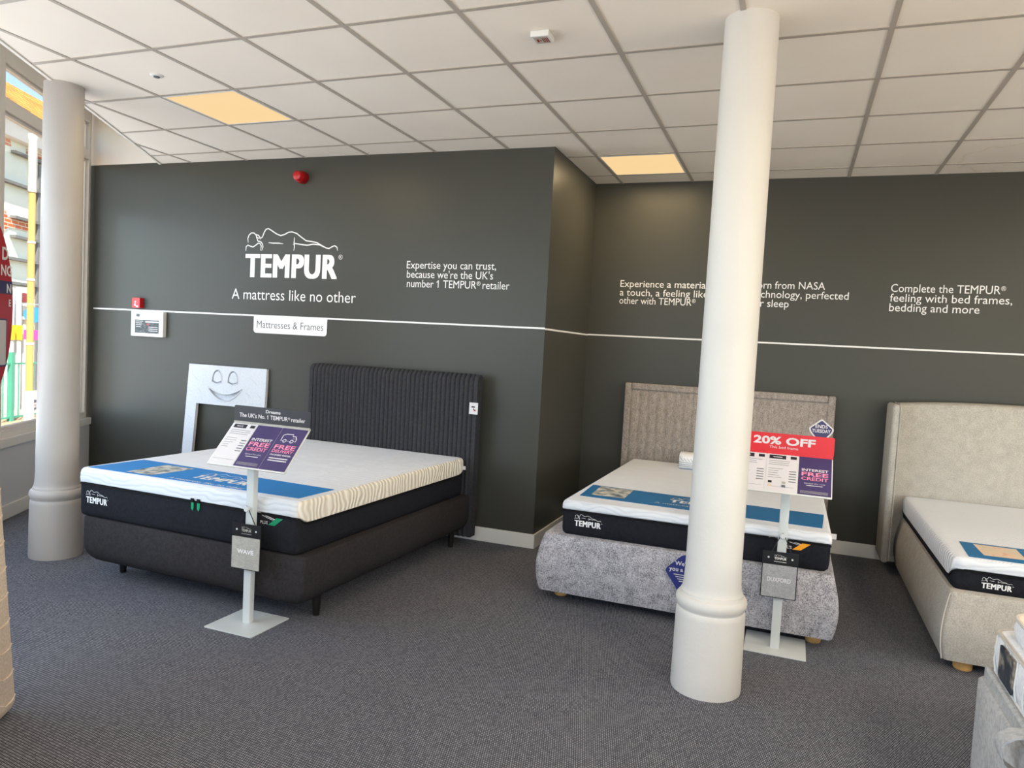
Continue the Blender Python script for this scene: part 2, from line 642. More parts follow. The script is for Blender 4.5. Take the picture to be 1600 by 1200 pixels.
def txt(mb, s, x, y, cap, w=None, bold=0.0, align='L', z=0.0, res=3, spacing=1.0):
    """line of writing: baseline at (x, y), capital height cap, optional exact width; a registered mark is set small and raised"""
    k = cap/(CAP+2*bold)
    vs, fs, cur = [], [], 0.0
    parts = s.split('\u00ae')
    for i, part in enumerate(parts):
        if i:
            g, gf = text_geo('\u00ae', 0.0, 2)
            g0, g1 = min(v[0] for v in g), max(v[0] for v in g)
            h1 = max(v[1] for v in g)
            q = 0.42/(g1-g0)
            o = len(vs)
            vs += [(cur+0.03+(v[0]-g0)*q, CAP-(h1-v[1])*q, 0) for v in g]
            fs += [tuple(j+o for j in f) for f in gf]
            cur += 0.03+0.42
        if part.strip():
            lead = 0.24 if part[0] == ' ' else 0.0
            g, gf = text_geo(part.strip(), bold, res, spacing)
            g0, g1 = min(v[0] for v in g), max(v[0] for v in g)
            o = len(vs)
            vs += [(cur+lead+v[0]-g0, v[1], 0) for v in g]
            fs += [tuple(j+o for j in f) for f in gf]
            body = part.strip()
            for j, ch in enumerate(body):
                if ch == '1':
                    h, _hf = text_geo(body[:j+1], bold, res, spacing)
                    xr = cur+lead+max(v[0] for v in h)-min(v[0] for v in h)
                    o = len(vs)
                    vs += [(xr-0.04, CAP, 0), (xr-0.05, CAP*0.99, 0), (xr-0.26, CAP*0.74, 0), (xr-0.22, CAP*0.66, 0), (xr-0.04, CAP*0.82, 0)]
                    fs += [(o, o+1, o+2, o+3, o+4)]
            cur += lead+g1-g0
    kx = k if w is None else w/cur
    W = kx*cur
    off = x if align == 'L' else (x-W/2 if align == 'C' else x-W)
    mb.add([(off+v[0]*kx, y+v[1]*k, z) for v in vs], fs)
    return W


FIG = [
    [(235, 245), (230, 215), (240, 190), (262, 175), (285, 177), (303, 193), (310, 215), (320, 235), (345, 240), (362, 258), (365, 280), (355, 303)],
    [(215, 303), (218, 272), (232, 262), (255, 270), (278, 276), (300, 265), (322, 250), (340, 253), (350, 270), (345, 303)],
    [(300, 186), (322, 194), (340, 212), (326, 215), (312, 208)],
    [(336, 222), (358, 206), (373, 172), (388, 152), (408, 148), (440, 165), (480, 188), (515, 200), (550, 192), (580, 178), (610, 176), (650, 188), (690, 215), (730, 240), (780, 247), (820, 255), (860, 275), (895, 292), (920, 297), (945, 285), (965, 278), (985, 290), (990, 312)],
    [(412, 247), (450, 252), (500, 253), (540, 258)],
    [(633, 215), (630, 250), (635, 278), (630, 307)],
    [(622, 264), (640, 258), (690, 265), (740, 272), (790, 265), (840, 270), (880, 288)],
]


def logo(mb_fig, mb_word, W, x=0.0, y=0.0, z=0.0, stroke=8.0, res=3):
    """reclining outline over the bold wordmark; (x, y) = lower left of the wordmark"""
    k = W/783.0
    for L in FIG:
        mb_fig.ribbon([(x+(p[0]-215)*k, y+(490-(p[1]-(p[0]-215)*0.021))*k) for p in L], stroke*k, z)
    g = MB()
    txt(g, 'TEMPUR', 0, 0, 157*k, w=758*k, res=res, spacing=1.10)
    # heavy weight: the regular letters widened by overlapping strokes
    for i, (a, b) in enumerate(((0, 0), (20, 0), (10, 4), (0, 8), (20, 8), (5, 2), (15, 6), (5, 6), (15, 2))):
        mb_word.add([(x+v[0]+a*k, y+v[1]+b*k, z+0.00004*i) for v in g.v], g.f)
    g = MB()
    txt(g, 'R', x+802*k, y+143*k, 15*k, bold=0.0, align='C', z=z, res=2)
    mb_word.add(g.v, g.f)
    mb_word.ribbon([(x+(802+15*math.cos(a))*k, y+(150+15*math.sin(a))*k) for a in [math.radians(30*q) for q in range(13)]], 3*k, z)


# ------------------------------------------------------------------ room shell
Y1a, Y1b, XR, Y2 = 4.987, 5.066, -1.743, 6.24     # back-left wall (slightly angled), return wall, back-right wall
HC = 2.971
XMAX, YMIN = 6.0, -3.0
SX = KX+EX*SIDE_LEN
VOID_H = 3.62
WL = frame((KX, KY, 0), (XR-KX, Y1b-KY, 0), (0, 0, 1))          # local x along the back-left wall, y up, z into the room
WL_LEN = math.hypot(XR-KX, Y1b-KY)


def wl_x(xw):
    return (xw-KX)/(XR-KX)*WL_LEN


edge_t = (2.696-YMIN)/0.856
EDGE0 = (-5.478, 4.999)                      # ceiling edge meets back-left wall
EDGE1 = (-4.107+0.518*edge_t, YMIN)

# floor
fl = MB()
poly = [(KX, KY), (SX, YMIN), (XMAX, YMIN), (XMAX, Y2), (XR, Y2), (XR, Y1b)]
fl.prism(poly, -0.12, 0.0)
struct(fl.build('floor', M['carpet'], smooth=0))

# ceiling of lay-in tiles, its grid and the lit panels
LIGHT_CELLS = [(0, 1), (4, 4), (10, 1), (10, -4), (4, -4), (7, -7), (0, -6), (12, 4)]
GX0, GY0, GP = -3.909, 2.953, 0.6


def edge_x(y):
    return EDGE0[0]+(EDGE1[0]-EDGE0[0])*(y-EDGE0[1])/(EDGE1[1]-EDGE0[1])


def edge_y(x):
    return EDGE0[1]+(EDGE1[1]-EDGE0[1])*(x-EDGE0[0])/(EDGE1[0]-EDGE0[0])


ce = MB()
ceil_poly = [EDGE0, EDGE1, (XMAX, YMIN), (XMAX, Y2), (XR, Y2), (XR, Y1b)]
ce.prism(ceil_poly, HC+0.004, HC+0.08)
ceiling = struct(ce.build('ceiling', M['tile'], smooth=0))
gb = MB()
BW = 0.012
for i in range(-4, 18):
    x = GX0+GP*i
    if not (EDGE0[0]+0.05 < x < XMAX):
        continue
    ymax = (Y1b-0.01) if x < XR else Y2
    ymin = max(YMIN, edge_y(x)) if x < EDGE1[0] else YMIN
    gb.box(x-BW, x+BW, ymin+0.01, ymax, HC, HC+0.006)
for j in range(-10, 7):
    y = GY0+GP*j
    if not (YMIN < y < Y2):
        continue
    x0 = edge_x(y) if y < EDGE0[1] else XR
    gb.box(x0+0.01, XMAX, y-BW, y+BW, HC+0.0004, HC+0.006)
grid = gb.build('ceiling_grid', M['bar'], ceiling, smooth=0)
grid['kind'] = 'structure'
# white edge board of the ceiling towards the windows, and the soffit above the window bay
ed = MB()
a, b = Vector((*EDGE0, 0)), Vector((*EDGE1, 0))
dd = (b-a).normalized()
nn = Vector((NX, NY, 0))
TT = frame((a.x, a.y, 0), dd, (0, 0, 1))
ed.box(0, (b-a).length, HC-0.004, VOID_H, -0.02, 0.0, Matrix(((TT[0][0], TT[0][1], TT[0][2], TT[0][3]), (TT[1][0], TT[1][1], TT[1][2], TT[1][3]), (TT[2][0], TT[2][1], TT[2][2], TT[2][3]), (0, 0, 0, 1))))
struct(ed.build('trim_1', M['white_wall'], smooth=0))
so = MB()
so.prism([(KX-0.3, KY), (SX-0.3, YMIN), EDGE1, EDGE0], VOID_H, VOID_H+0.1)
struct(so.build('ceiling_void', M['white_wall'], smooth=0))
rf = MB()
rf.prism([(KX-0.35, KY), (SX-0.25, YMIN-0.3), (SX-0.25, YMIN-3.2), (XMAX+0.4, YMIN-3.2), (XMAX+0.4, Y2+0.4), (KX-0.35, Y2+0.4)], VOID_H+0.12, VOID_H+0.3)  # unseen roof, carried out past the shop front to block the sun
struct(rf.build('roof_slab', M['white_wall'], smooth=0))

# walls
wb = MB()
wb.box(-0.25, WL_LEN, 0, 2.985, -0.15, 0)
wb.slot = 1
wb.box(-0.25, WL_LEN, 2.985, VOID_H+0.1, -0.15, 0)
struct(wb.build('wall_back_left', [M['grey_wall'], M['white_wall']], smooth=0, matrix=WL))
wr = MB()
wr.box(XR-0.15, XR, Y1b, Y2+0.15, 0, VOID_H)
struct(wr.build('wall_return', M['grey_wall'], smooth=0))
w2 = MB()
w2.box(XR, XMAX+0.15, Y2, Y2+0.15, 0, VOID_H)
struct(w2.build('wall_back_right', M['grey_wall'], smooth=0))
w3 = MB()
for _y0, _y1, _z0, _z1 in ((YMIN-0.15, Y2, 0, 0.5), (YMIN-0.15, Y2, 2.9, VOID_H), (YMIN-0.15, -1.5, 0.5, 2.9), (3.9, Y2, 0.5, 2.9)):
    w3.box(XMAX, XMAX+0.15, _y0, _y1, _z0, _z1)
struct(w3.build('wall_right', M['white_wall'], smooth=0))
w4 = MB()                                           # unseen shop front behind the viewer, its long window added to admit light
w4.box(SX-0.3, XMAX, YMIN-0.15, YMIN, 0, 0.5)
w4.box(SX-0.3, XMAX, YMIN-0.15, YMIN, 2.9, VOID_H)
w4.box(SX-0.3, SX+0.1, YMIN-0.15, YMIN, 0.5, 2.9)
w4.box(5.6, XMAX, YMIN-0.15, YMIN, 0.5, 2.9)
struct(w4.build('wall_front', M['white_wall'], smooth=0))

# window wall in its own frame: x along the wall, y up, z into the room
WW = frame((KX, KY, 0), (EX, EY, 0), (0, 0, 1))
ZI = 1.0 if (WW.to_3x3() @ Vector((0, 0, 1))).dot(nn) > 0 else -1.0


def wbox(mb, x0, x1, y0, y1, a, b):
    """a, b: distance into the room (negative = outwards)"""
    lo, hi = sorted((a*ZI, b*ZI))
    return mb.box(x0, x1, y0, y1, lo, hi)


dw = MB()
wbox(dw, 0, SIDE_LEN, 0, 0.55, -0.2, 0)
wbox(dw, 0, SIDE_LEN, 3.47, VOID_H, -0.2, 0)
struct(dw.build('wall_window', M['dado'], smooth=0, matrix=WW))
sl = MB()
wbox(sl, 0.0, SIDE_LEN, 0.55, 0.612, -0.2, 0.018)
struct(sl.build('trim_2', M['trim'], smooth=0, matrix=WW))
BAYS = [0.0, 1.59, 3.25, 4.95, 6.65, 8.35]
for i in range(5):
    x0, x1 = BAYS[i], BAYS[i+1]
    f = MB()
    h0, h1 = 0.055, 0.055
    if i == 0:
        h0 = 0.045
    wbox(f, x0, x0+h0, 0.612, 3.47, -0.12, -0.03)
    wbox(f, x1-h1, x1, 0.612, 3.47, -0.12, -0.03)
    for y0, y1 in ((0.612, 0.665), (3.02, 3.11), (3.36, 3.47)):
        wbox(f, x0+h0, x1-h1, y0, y1, -0.12, -0.03)
    # inner casement beads
    for y0, y1 in ((0.665, 3.02), (3.11, 3.36)):
        for xa, xb in ((x0+h0, x0+h0+0.022), (x1-h1-0.022, x1-h1)):
            wbox(f, xa, xb, y0, y1, -0.10, -0.055)
        for ya, yb in ((y0, y0+0.022), (y1-0.022, y1)):
            wbox(f, x0+h0+0.022, x1-h1-0.022, ya, yb, -0.10, -0.055)
    o = struct(f.build('window_%d' % (i+1), M['frame'], smooth=0, bevel=0.004, matrix=WW))
    g = MB()
    for y0, y1 in ((0.68, 3.005), (3.125, 3.345)):
        wbox(g, x0+h0+0.015, x1-h1-0.015, y0, y1, -0.082, -0.076)
    gp = g.build('glass', M['glass'], o, smooth=0)
g = MB()
g.box(SX+0.1, 5.6, YMIN-0.09, YMIN-0.08, 0.5, 2.9)
for x in (0.3, 1.9, 3.5):
    g.slot = 1
    g.box(x, x+0.07, YMIN-0.13, YMIN-0.03, 0.5, 2.9)
struct(g.build('window_6', [M['glass'], M['frame']], smooth=0))  # window added out of view to go with the front fill lamp
g = MB()
g.box(XMAX+0.08, XMAX+0.09, -1.5, 3.9, 0.5, 2.9)
for y in (-0.2, 1.2, 2.6):
    g.slot = 1
    g.box(XMAX+0.03, XMAX+0.13, y, y+0.07, 0.5, 2.9)
struct(g.build('window_7', [M['glass'], M['frame']], smooth=0))  # window added out of view to go with the right-hand ceiling fill

# skirting boards and the white stripe round the walls
bb = MB()
bb.box(0.02, WL_LEN+0.012, 0, 0.108, 0, 0.014)
struct(bb.build('baseboard_back_left', M['trim'], smooth=0, bevel=0.003, matrix=WL))
bb = MB()
bb.box(XR, XR+0.014, Y1b-0.014, Y2-0.0, 0, 0.108)
struct(bb.build('baseboard_return', M['trim'], smooth=0, bevel=0.003))
bb = MB()
bb.box(XR+0.014, XMAX, Y2-0.014, Y2, 0, 0.108)
struct(bb.build('baseboard_back_right', M['trim'], smooth=0, bevel=0.003))
bb = MB()
wbox(bb, 0.02, SIDE_LEN, 0, 0.108, 0, 0.014)
struct(bb.build('baseboard_window', M['trim'], smooth=0, bevel=0.003, matrix=WW))
st = MB()
st.box(0.02, WL_LEN, 1.6455, 1.6585, 0, 0.0015)
struct(st.build('trim_3', M['vinyl'], smooth=0, matrix=WL))
st = MB()
st.box(XR, XR+0.0015, Y1b, Y2-0.002, 1.6415, 1.6545)
struct(st.build('trim_4', M['vinyl'], smooth=0))
st = MB()
st.box(XR+0.002, XMAX, Y2-0.0015, Y2, 1.645, 1.658)
struct(st.build('trim_5', M['vinyl'], smooth=0))


# ceiling light panels
def panel_light(i, j, label, watts):
    t = thing('ceiling_light_panel', label, 'light', Matrix.Translation((GX0+GP*(i+0.5), GY0+GP*(j+0.5), HC)), 'square ceiling light panels')
    f = MB()
    s = 0.288
    for a, b, c, d in ((-s, s, -s, -s+0.012), (-s, s, s-0.012, s), (-s, -s+0.012, -s+0.012, s-0.012), (s-0.012, s, -s+0.012, s-0.012)):
        f.box(a, b, c, d, -0.001, 0.004)
    f.build('rim', M['trim'], t, smooth=0)
    f = MB()
    f.box(-s+0.012, s-0.012, -s+0.012, s-0.012, 0.0005, 0.004)
    f.build('diffuser', M['panel'], t, smooth=0)
    d = bpy.data.lights.new('panel_glow', 'AREA')
    d.size = 0.55
    d.energy = watts
    d.color = (1.0, 0.75, 0.42) if watts < 16 else (1.0, 0.86, 0.66)
    o = bpy.data.objects.new('panel_glow', d)
    COL.objects.link(o)
    o.parent = t
    o.location = (0, 0, -0.012)
    return t


for i, j in LIGHT_CELLS:
    lab = 'square lit ceiling panel among tiles above the ceiling corner of the room'
    if (i, j) == (0, 1):
        lab = 'square warm lit ceiling panel near the left column and windows'
    elif (i, j) == (4, 4):
        lab = 'square warm lit ceiling panel in the alcove beside the near column'
    else:
        lab = 'square lit ceiling panel outside the view, %s' % {(10, 1): 'over the right side', (10, -4): 'behind on the far right', (4, -4): 'just behind the viewer', (7, -7): 'by the shop front', (0, -6): 'behind on the left', (12, 4): 'in the back right corner'}[(i, j)]
    panel_light(i, j, lab, {(0, 1): 11, (4, 4): 15, (10, 1): 24, (12, 4): 15, (10, -4): 90, (4, -4): 8, (7, -7): 70}.get((i, j), 20))


# columns
def column(x, y, s, mat, label):
    prof = [(0.155, 0.0), (0.157, 0.02), (0.1555, 0.10), (0.1535, 0.345), (0.152, 0.362), (0.147, 0.372), (0.1475, 0.377), (0.151, 0.383),
            (0.1565, 0.395), (0.158, 0.408), (0.1555, 0.422), (0.148, 0.433), (0.140, 0.437), (0.138, 0.441), (0.1375, 0.449), (0.133, 0.454),
            (0.130, 0.466), (0.127, 0.49), (0.124, 0.55), (0.122, 1.0), (0.117, 2.3), (0.1145, HC-0.03), (0.1145, HC+0.004)]
    m = MB()
    m.lathe([(r*s, z) for r, z in prof], x, y, 72)
    o = m.build('column', mat, smooth=28)
    struct(o, label)
    o['category'] = 'column'
    return o


column(-0.279, 3.345, 1.0, M['column'], 'tall round white column with moulded base standing in front of the grey bed')
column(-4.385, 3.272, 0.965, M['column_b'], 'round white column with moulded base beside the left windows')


# ------------------------------------------------------------------ wall lettering
def wall_text(name, label, M4, lines, cap, mat=None, bold=0.0):
    t = thing(name, label, 'lettering', M4)
    for s, x, y, wd in lines:
        o = MB()
        txt(o, s, x, y, cap, w=wd, bold=bold, z=0.0012)
        o.build('text_line', mat or M['vinyl'], t, smooth=0)
    return t


lg = thing('wall_logo', 'large white logo lettering under a reclining figure on the dark wall', 'logo', WL)
fm, wm = MB(), MB()
logo(fm, wm, 0.935, wl_x(-4.487), 1.979, 0.0012, 7.5, 5)
fm.build('figure_outline', M['vinyl'], lg, smooth=0)
wm.build('wordmark', M['vinyl'], lg, smooth=0)
tm = MB()
txt(tm, 'A mattress like no other', wl_x(-4.62), 1.788, 0.089, w=1.25, bold=-0.004, z=0.0012, res=4)
tm.build('tagline', M['vinyl'], lg, smooth=0)
wall_text('wall_lettering', 'three white lines of wall lettering about expertise left of the wall corner', WL,
          [('Expertise you can trust,', wl_x(-2.916), 2.076, 0.760), ("because we're the UK's", wl_x(-2.912), 2.003, 0.735), ('number 1 TEMPUR\u00ae retailer', wl_x(-2.908), 1.930, 0.868)], 0.058)
WR = frame((0, Y2, 0), *FRONT)
wall_text('wall_lettering', 'white wall lettering above the grey bed, partly hidden by the near column', WR,
          [('Experience a material with', -1.473, 2.080, 0.92), ('a touch, a feeling like no', -1.473, 2.005, 0.87), ('other with TEMPUR\u00ae', -1.473, 1.934, 0.655)], 0.058)
wall_text('wall_lettering', 'white wall lettering about space technology right of the near column', WR,
          [('Born from NASA', -0.370, 2.092, 0.552), ('technology, perfected', -0.370, 2.018, 0.728), ('for sleep', -0.370, 1.944, 0.290)], 0.058)
wall_text('wall_lettering', 'white wall lettering above the beige bed at the right', WR,
          [('Complete the TEMPUR\u00ae', 0.652, 2.087, 0.758), ('feeling with bed frames,', 0.650, 2.013, 0.806), ('bedding and more', 0.650, 1.939, 0.603)], 0.060)

tb = thing('hanging_tab_sign', 'white rounded tab sign hanging from the wall stripe, grey lettering', 'sign', frame(tuple(WL @ Vector((wl_x(-4.376), 1.504, 0))), WL.col[0][:3], (0, 0, 1)))
p = MB()
pts = [(0, 0.142), (0, 0.03)]+[(0.03-0.03*math.cos(a), 0.03-0.03*math.sin(a)) for a in [math.radians(15*k) for k in range(1, 7)]]
pts += [(0.712+0.03*math.sin(a), 0.03-0.03*math.cos(a)) for a in [math.radians(15*k) for k in range(1, 7)]]+[(0.742, 0.142)]
p.prism(pts, 0, 0.003)
p.build('tab', M['vinyl'], tb, smooth=0)
p = MB()
txt(p, 'Mattresses & Frames', 0.035, 0.045, 0.060, w=0.672, bold=-0.004, z=0.0038, res=4)
p.build('lettering', M['grey_print'], tb, smooth=0)

# ------------------------------------------------------------------ small fittings
al = thing('fire_alarm_sounder', 'round red fire alarm sounder high on the dark wall', 'alarm', frame(tuple(WL @ Vector((wl_x(-3.918), 2.806, 0))), WL.col[0][:3], (0, 0, 1)))
m = MB()
m.lathe([(0.050, 0.0), (0.051, 0.05), (0.047, 0.058)], n=32)
m.build('base', M['dark_red'], al)
m = MB()
m.lathe([(0.043, 0.058), (0.042, 0.082), (0.037, 0.096), (0.024, 0.104), (0.001, 0.106)], n=32)
m.build('dome', M['red'], al)
m = MB()
m.tube([(0.036*math.cos(math.radians(t)), 0.036*math.sin(math.radians(t)), 0.097) for t in range(0, 361, 20)], 0.0018, 6)
m.build('ring', M['dark_red'], al)

cp = thing('fire_call_point', 'small red square fire call point above the control panel', 'call point', frame(tuple(WL @ Vector((wl_x(-5.668), 1.718, 0))), WL.col[0][:3], (0, 0, 1)))
m = MB()
m.prism(rr2(-0.047, 0.047, -0.047, 0.047, 0.006), 0, 0.045)
m.build('housing', M['red'], cp, bevel=0.003)
m = MB()
m.rect(-0.018, 0.0, -0.028, -0.006, 0.0456)
m.rect(0.004, 0.028, -0.04, -0.026, 0.0456)
m.rect(-0.012, 0.002, 0.0, 0.016, 0.0456)
m.build('marking', M['paper'], cp, smooth=0)

pn = thing('alarm_control_panel', 'white wall box alarm control panel with a dark display window', 'control panel', frame(tuple(WL @ Vector((wl_x(-5.535), 1.530, 0))), WL.col[0][:3], (0, 0, 1)))
m = MB()
m.prism(rr2(-0.19, 0.19, -0.115, 0.115, 0.008), 0, 0.04)
m.build('case', M['white'], pn, bevel=0.004)
m = MB()
m.rect(-0.142, 0.142, -0.085, 0.035, 0.0405)
m.build('display', M['screen'], pn, smooth=0)
m = MB()
m.rect(-0.128, -0.085, 0.062, 0.088, 0.0405)
m.build('badge', M['grey_print'], pn, smooth=0)
m = MB()
m.rect(-0.018, 0.14, 0.012, 0.024, 0.0409)
for k, (a, b) in enumerate(((-0.13, -0.045), (-0.13, -0.06), (-0.13, -0.062), (-0.13, -0.075))):
    m.rect(a, b, 0.02-0.017*k, 0.025-0.017*k, 0.0409)
for k in range(3):
    m.rect(0.02, 0.13, -0.03-0.017*k, -0.026-0.017*k, 0.0409)
m.build('print', M['paper'], pn, smooth=0)
m = MB()
m.rect(0.002, 0.026, -0.012, 0.004, 0.0410)
m.build('indicator', M['red'], pn, smooth=0)

dt = thing('ceiling_detector', 'white square ceiling sensor box with red marks', 'detector', frame((-1.218, 3.264, HC), (1, 0.02, 0), (0, -1, 0)))
m = MB()
m.box(-0.045, 0.045, -0.045, 0.045, -0.004, 0.024)
m.build('housing', M['white'], dt, bevel=0.003)
m = MB()
m.rect(-0.034, 0.034, -0.034, 0.034, 0.0245)
m.build('face', M['bar'], dt, smooth=0)
m = MB()
for k in range(4):
    m.rect(0.004+0.008*k, 0.008+0.008*k, -0.022, 0.02, 0.025)
m.rect(-0.024, -0.015, -0.016, 0.012, 0.025)
m.rect(-0.010, -0.004, -0.008, 0.002, 0.025)
m.build('marking', M['dark_red'], dt, smooth=0)

sp = thing('sprinkler_rose', 'small round ceiling fitting left of the lit panel', 'ceiling fitting', frame((-3.612, 3.262, HC+0.004), (1, 0, 0), (0, -1, 0)))
m = MB()
m.lathe([(0.036, 0.0), (0.036, 0.004), (0.031, 0.008), (0.022, 0.009)], n=32)
m.build('ring', M['white'], sp)
m = MB()
m.lathe([(0.018, 0.008), (0.016, 0.014), (0.001, 0.016)], n=24)
m.build('lens', M['grey_print'], sp)


# ------------------------------------------------------------------ mattresses
def mattress(name, label, x0, x1, y0, y1, z0, z1, seam_f, seam_s, side_mats, corner=0.05, plush=0.028, logo_x=None, logo_w=0.172, logo_z=None):
    """white knitted cover over a black base; seam is higher on the foot face than along the sides"""
    cx, cy = (x0+x1)/2, (y0+y1)/2
    t = thing(name, label, 'mattress', Matrix.Translation((cx, cy, z0)))
    hx, hy = (x1-x0)/2, (y1-y0)/2
    per = []
    N = 40

    def ring(ins, z=None, rad=corner):
        return rr(-hx+ins, hx-ins, -hy+ins, hy-ins, max(rad-ins, 0.012), 0.0 if z is None else z, 8)
    base = ring(0)

    def seam(p):
        # 0 on the foot/head faces, 1 on the long sides
        dxe = min(abs(p[0]-hx), abs(p[0]+hx))
        dye = min(abs(p[1]-hy), abs(p[1]+hy))
        s = 0.5+0.5*math.tanh((dye-0.045)/0.03)
        if dxe > corner:
            s = 0.0
        return seam_f+(seam_s-seam_f)*s

    def dense(ringpts):
        # subdivide the straight runs so the seam line and the soft edge stay smooth
        out = []
        n = len(ringpts)
        for i in range(n):
            a, b = Vector(ringpts[i]), Vector(ringpts[(i+1) % n])
            L = (b-a).length
            k = 24 if L > 0.5 else 1
            for q in range(k):
                u = q/k
                if k > 1:
                    u = 0.5-0.5*math.cos(math.pi*u)
                out.append(tuple(a.lerp(b, u)))
        return out

    def dring(ins, zf):
        pts = dense(ring(ins))
        b0 = dense(base)
        return [(p[0], p[1], zf(q)) for p, q in zip(pts, b0)]
    H = z1-z0
    # black base
    m = MB()
    m.loft([dring(0.02, lambda q: 0.0), dring(0.008, lambda q: 0.012), dring(0.004, lambda q: 0.04), dring(0.004, lambda q: seam(q)-z0-0.012), dring(0.010, lambda q: seam(q)-z0)], cap=(True, False))
    m.build('base_cover', M['black_fab'], t, smooth=50)
    m = MB()
    m.loft([dring(0.006, lambda q: seam(q)-z0-0.014), dring(-0.0005, lambda q: seam(q)-z0-0.012), dring(-0.0005, lambda q: seam(q)-z0-0.004), dring(0.008, lambda q: seam(q)-z0-0.001)], cap=(False, False))
    m.build('zip_tape', M['black_edge'], t, smooth=60)
    # white cover
    m = MB()
    rs = [dring(0.010, lambda q: seam(q)-z0-0.001), dring(0.0, lambda q: seam(q)-z0+0.004), dring(-0.002, lambda q: (seam(q)-z0)*0.5+(H-plush)*0.5), dring(0.0, lambda q: H-plush)]
    for k in (30, 60, 90):
        a = math.radians(k)
        rs.append(dring(plush*(1-math.cos(a)), lambda q, a=a: H-plush+plush*math.sin(a)))
    rs.append(dring(plush+0.03, lambda q: H))
    n = len(rs[0])
    b0 = dense(base)
    for i in range(len(rs)-1):
        for j in range(n):
            k = (j+1) % n
            q = ((b0[j][0]+b0[k][0])/2, (b0[j][1]+b0[k][1])/2)
            side = min(hx-abs(q[0]), 1) < min(hy-abs(q[1]), 1)
            m.slot = 2 if i >= 5 else (0 if side else 1)
            m.add([rs[i][j], rs[i][k], rs[i+1][k], rs[i+1][j]], [(0, 1, 2, 3)])
    m.slot = 2
    m.add(rs[-1], [tuple(range(n))])
    o = m.build('top_cover', [side_mats[0], side_mats[1], side_mats[2]], t, smooth=0)
    bm = bmesh.new()
    bm.from_mesh(o.data)
    bmesh.ops.remove_doubles(bm, verts=bm.verts, dist=1e-5)
    bm.to_mesh(o.data)
    bm.free()
    for p in o.data.polygons:
        p.use_smooth = True
    o.data.set_sharp_from_angle(angle=math.radians(50))
    if logo_x is not None:
        fm = MB()
        lz = logo_z-z0
        T = frame((logo_x-cx, y0-cy+0.0025, lz), *FRONT)
        wm = MB()
        logo(fm, wm, logo_w, 0, 0, 0.0, 9.0, 2)
        fm.v = [tuple(T @ Vector(v)) for v in fm.v]
        wm.v = [tuple(T @ Vector(v)) for v in wm.v]
        o = len(fm.v)
        fm.v += wm.v
        fm.f += [tuple(i+o for i in q) for q in wm.f]
        fm.mi += wm.mi
        fm.build('logo_print', M['vinyl'], t, smooth=0)
    return t, cx, cy


def foot_badge(t, cx, cy, z0, y0, x, z, colour, y_eps=0.0025):
    """swoosh emblem with a slanted coloured flag printed on the black foot panel"""
    T = frame((x-cx, y0-cy+y_eps, z-z0), *FRONT)
    m = MB()
    m.ribbon([(-0.145, 0.008), (-0.11, 0.024), (-0.07, 0.022), (-0.02, 0.008), (0.03, -0.004), (0.075, -0.002)], 0.004, 0, T)
    m.ribbon([(-0.10, 0.014), (-0.06, 0.012), (-0.01, -0.002), (0.03, -0.010)], 0.003, 0, T)
    q = MB()
    txt(q, 'PLUS', -0.062, -0.034, 0.016, w=0.047, bold=0.01, res=2)
    q.v = [tuple(T @ Vector(v)) for v in q.v]
    o = len(m.v)
    m.v += q.v
    m.f += [tuple(i+o for i in f) for f in q.f]
    m.mi += q.mi
    m.build('swoosh_print', M['paper'], t, smooth=0)
    m = MB()
    m.add([(-0.012, -0.036, 0.0003), (0.030, -0.036, 0.0003), (0.082, 0.006, 0.0003), (0.040, 0.006, 0.0003)], [(0, 1, 2, 3)], T)
    m.build('flag_print', colour, t, smooth=0)


# --- bed on the left: charcoal, ribbed headboard
B1 = dict(x0=-3.885, x1=-2.285, y0=2.985, y1=4.88)
mt, cx, cy = mattress('mattress', 'white knitted mattress on the charcoal bed, black base with green zip pulls', B1['x0'], B1['x1'], B1['y0'], B1['y1'], 0.380, 0.660, 0.578, 0.540,
                      (M['knit_side'], M['knit_front'], M['knit_top']), logo_x=-3.805, logo_z=0.462)
for px in (-2.985, -2.942):
    m = MB()
    T = Matrix.Translation((px-cx, B1['y0']-cy, 0.57-0.38))
    m.box(-0.011, 0.011, -0.006, 0.003, 0.010, 0.022, T)
    m.box(-0.006, 0.006, -0.005, 0.0, 0.0, 0.012, T)
    zp = m.build('zip_slider', M['black_edge'], mt, smooth=0)
    m = MB()
    m.add([(-0.009, 0.0, 0.0), (0.009, 0.0, 0.0), (0.009, 0.0, -0.030), (0.002, 0.0, -0.044), (-0.009, 0.0, -0.034), (-0.009, -0.003, 0.0), (0.009, -0.003, 0.0), (0.009, -0.003, -0.030), (0.002, -0.003, -0.044), (-0.009, -0.003, -0.034)],
          [(0, 1, 2, 3, 4), (9, 8, 7, 6, 5), (0, 5, 6, 1), (1, 6, 7, 2), (2, 7, 8, 3), (3, 8, 9, 4), (4, 9, 5, 0)], T)
    m.build('zip_pull', M['green'], zp, smooth=0)
foot_badge(mt, cx, cy, 0.380, B1['y0'], -2.462, 0.555, M['green'])
m = MB()
m.box(0.785, 0.825, 0.895, 0.905, 0.196, 0.222)
m.build('care_label', M['paper'], mt, smooth=0)


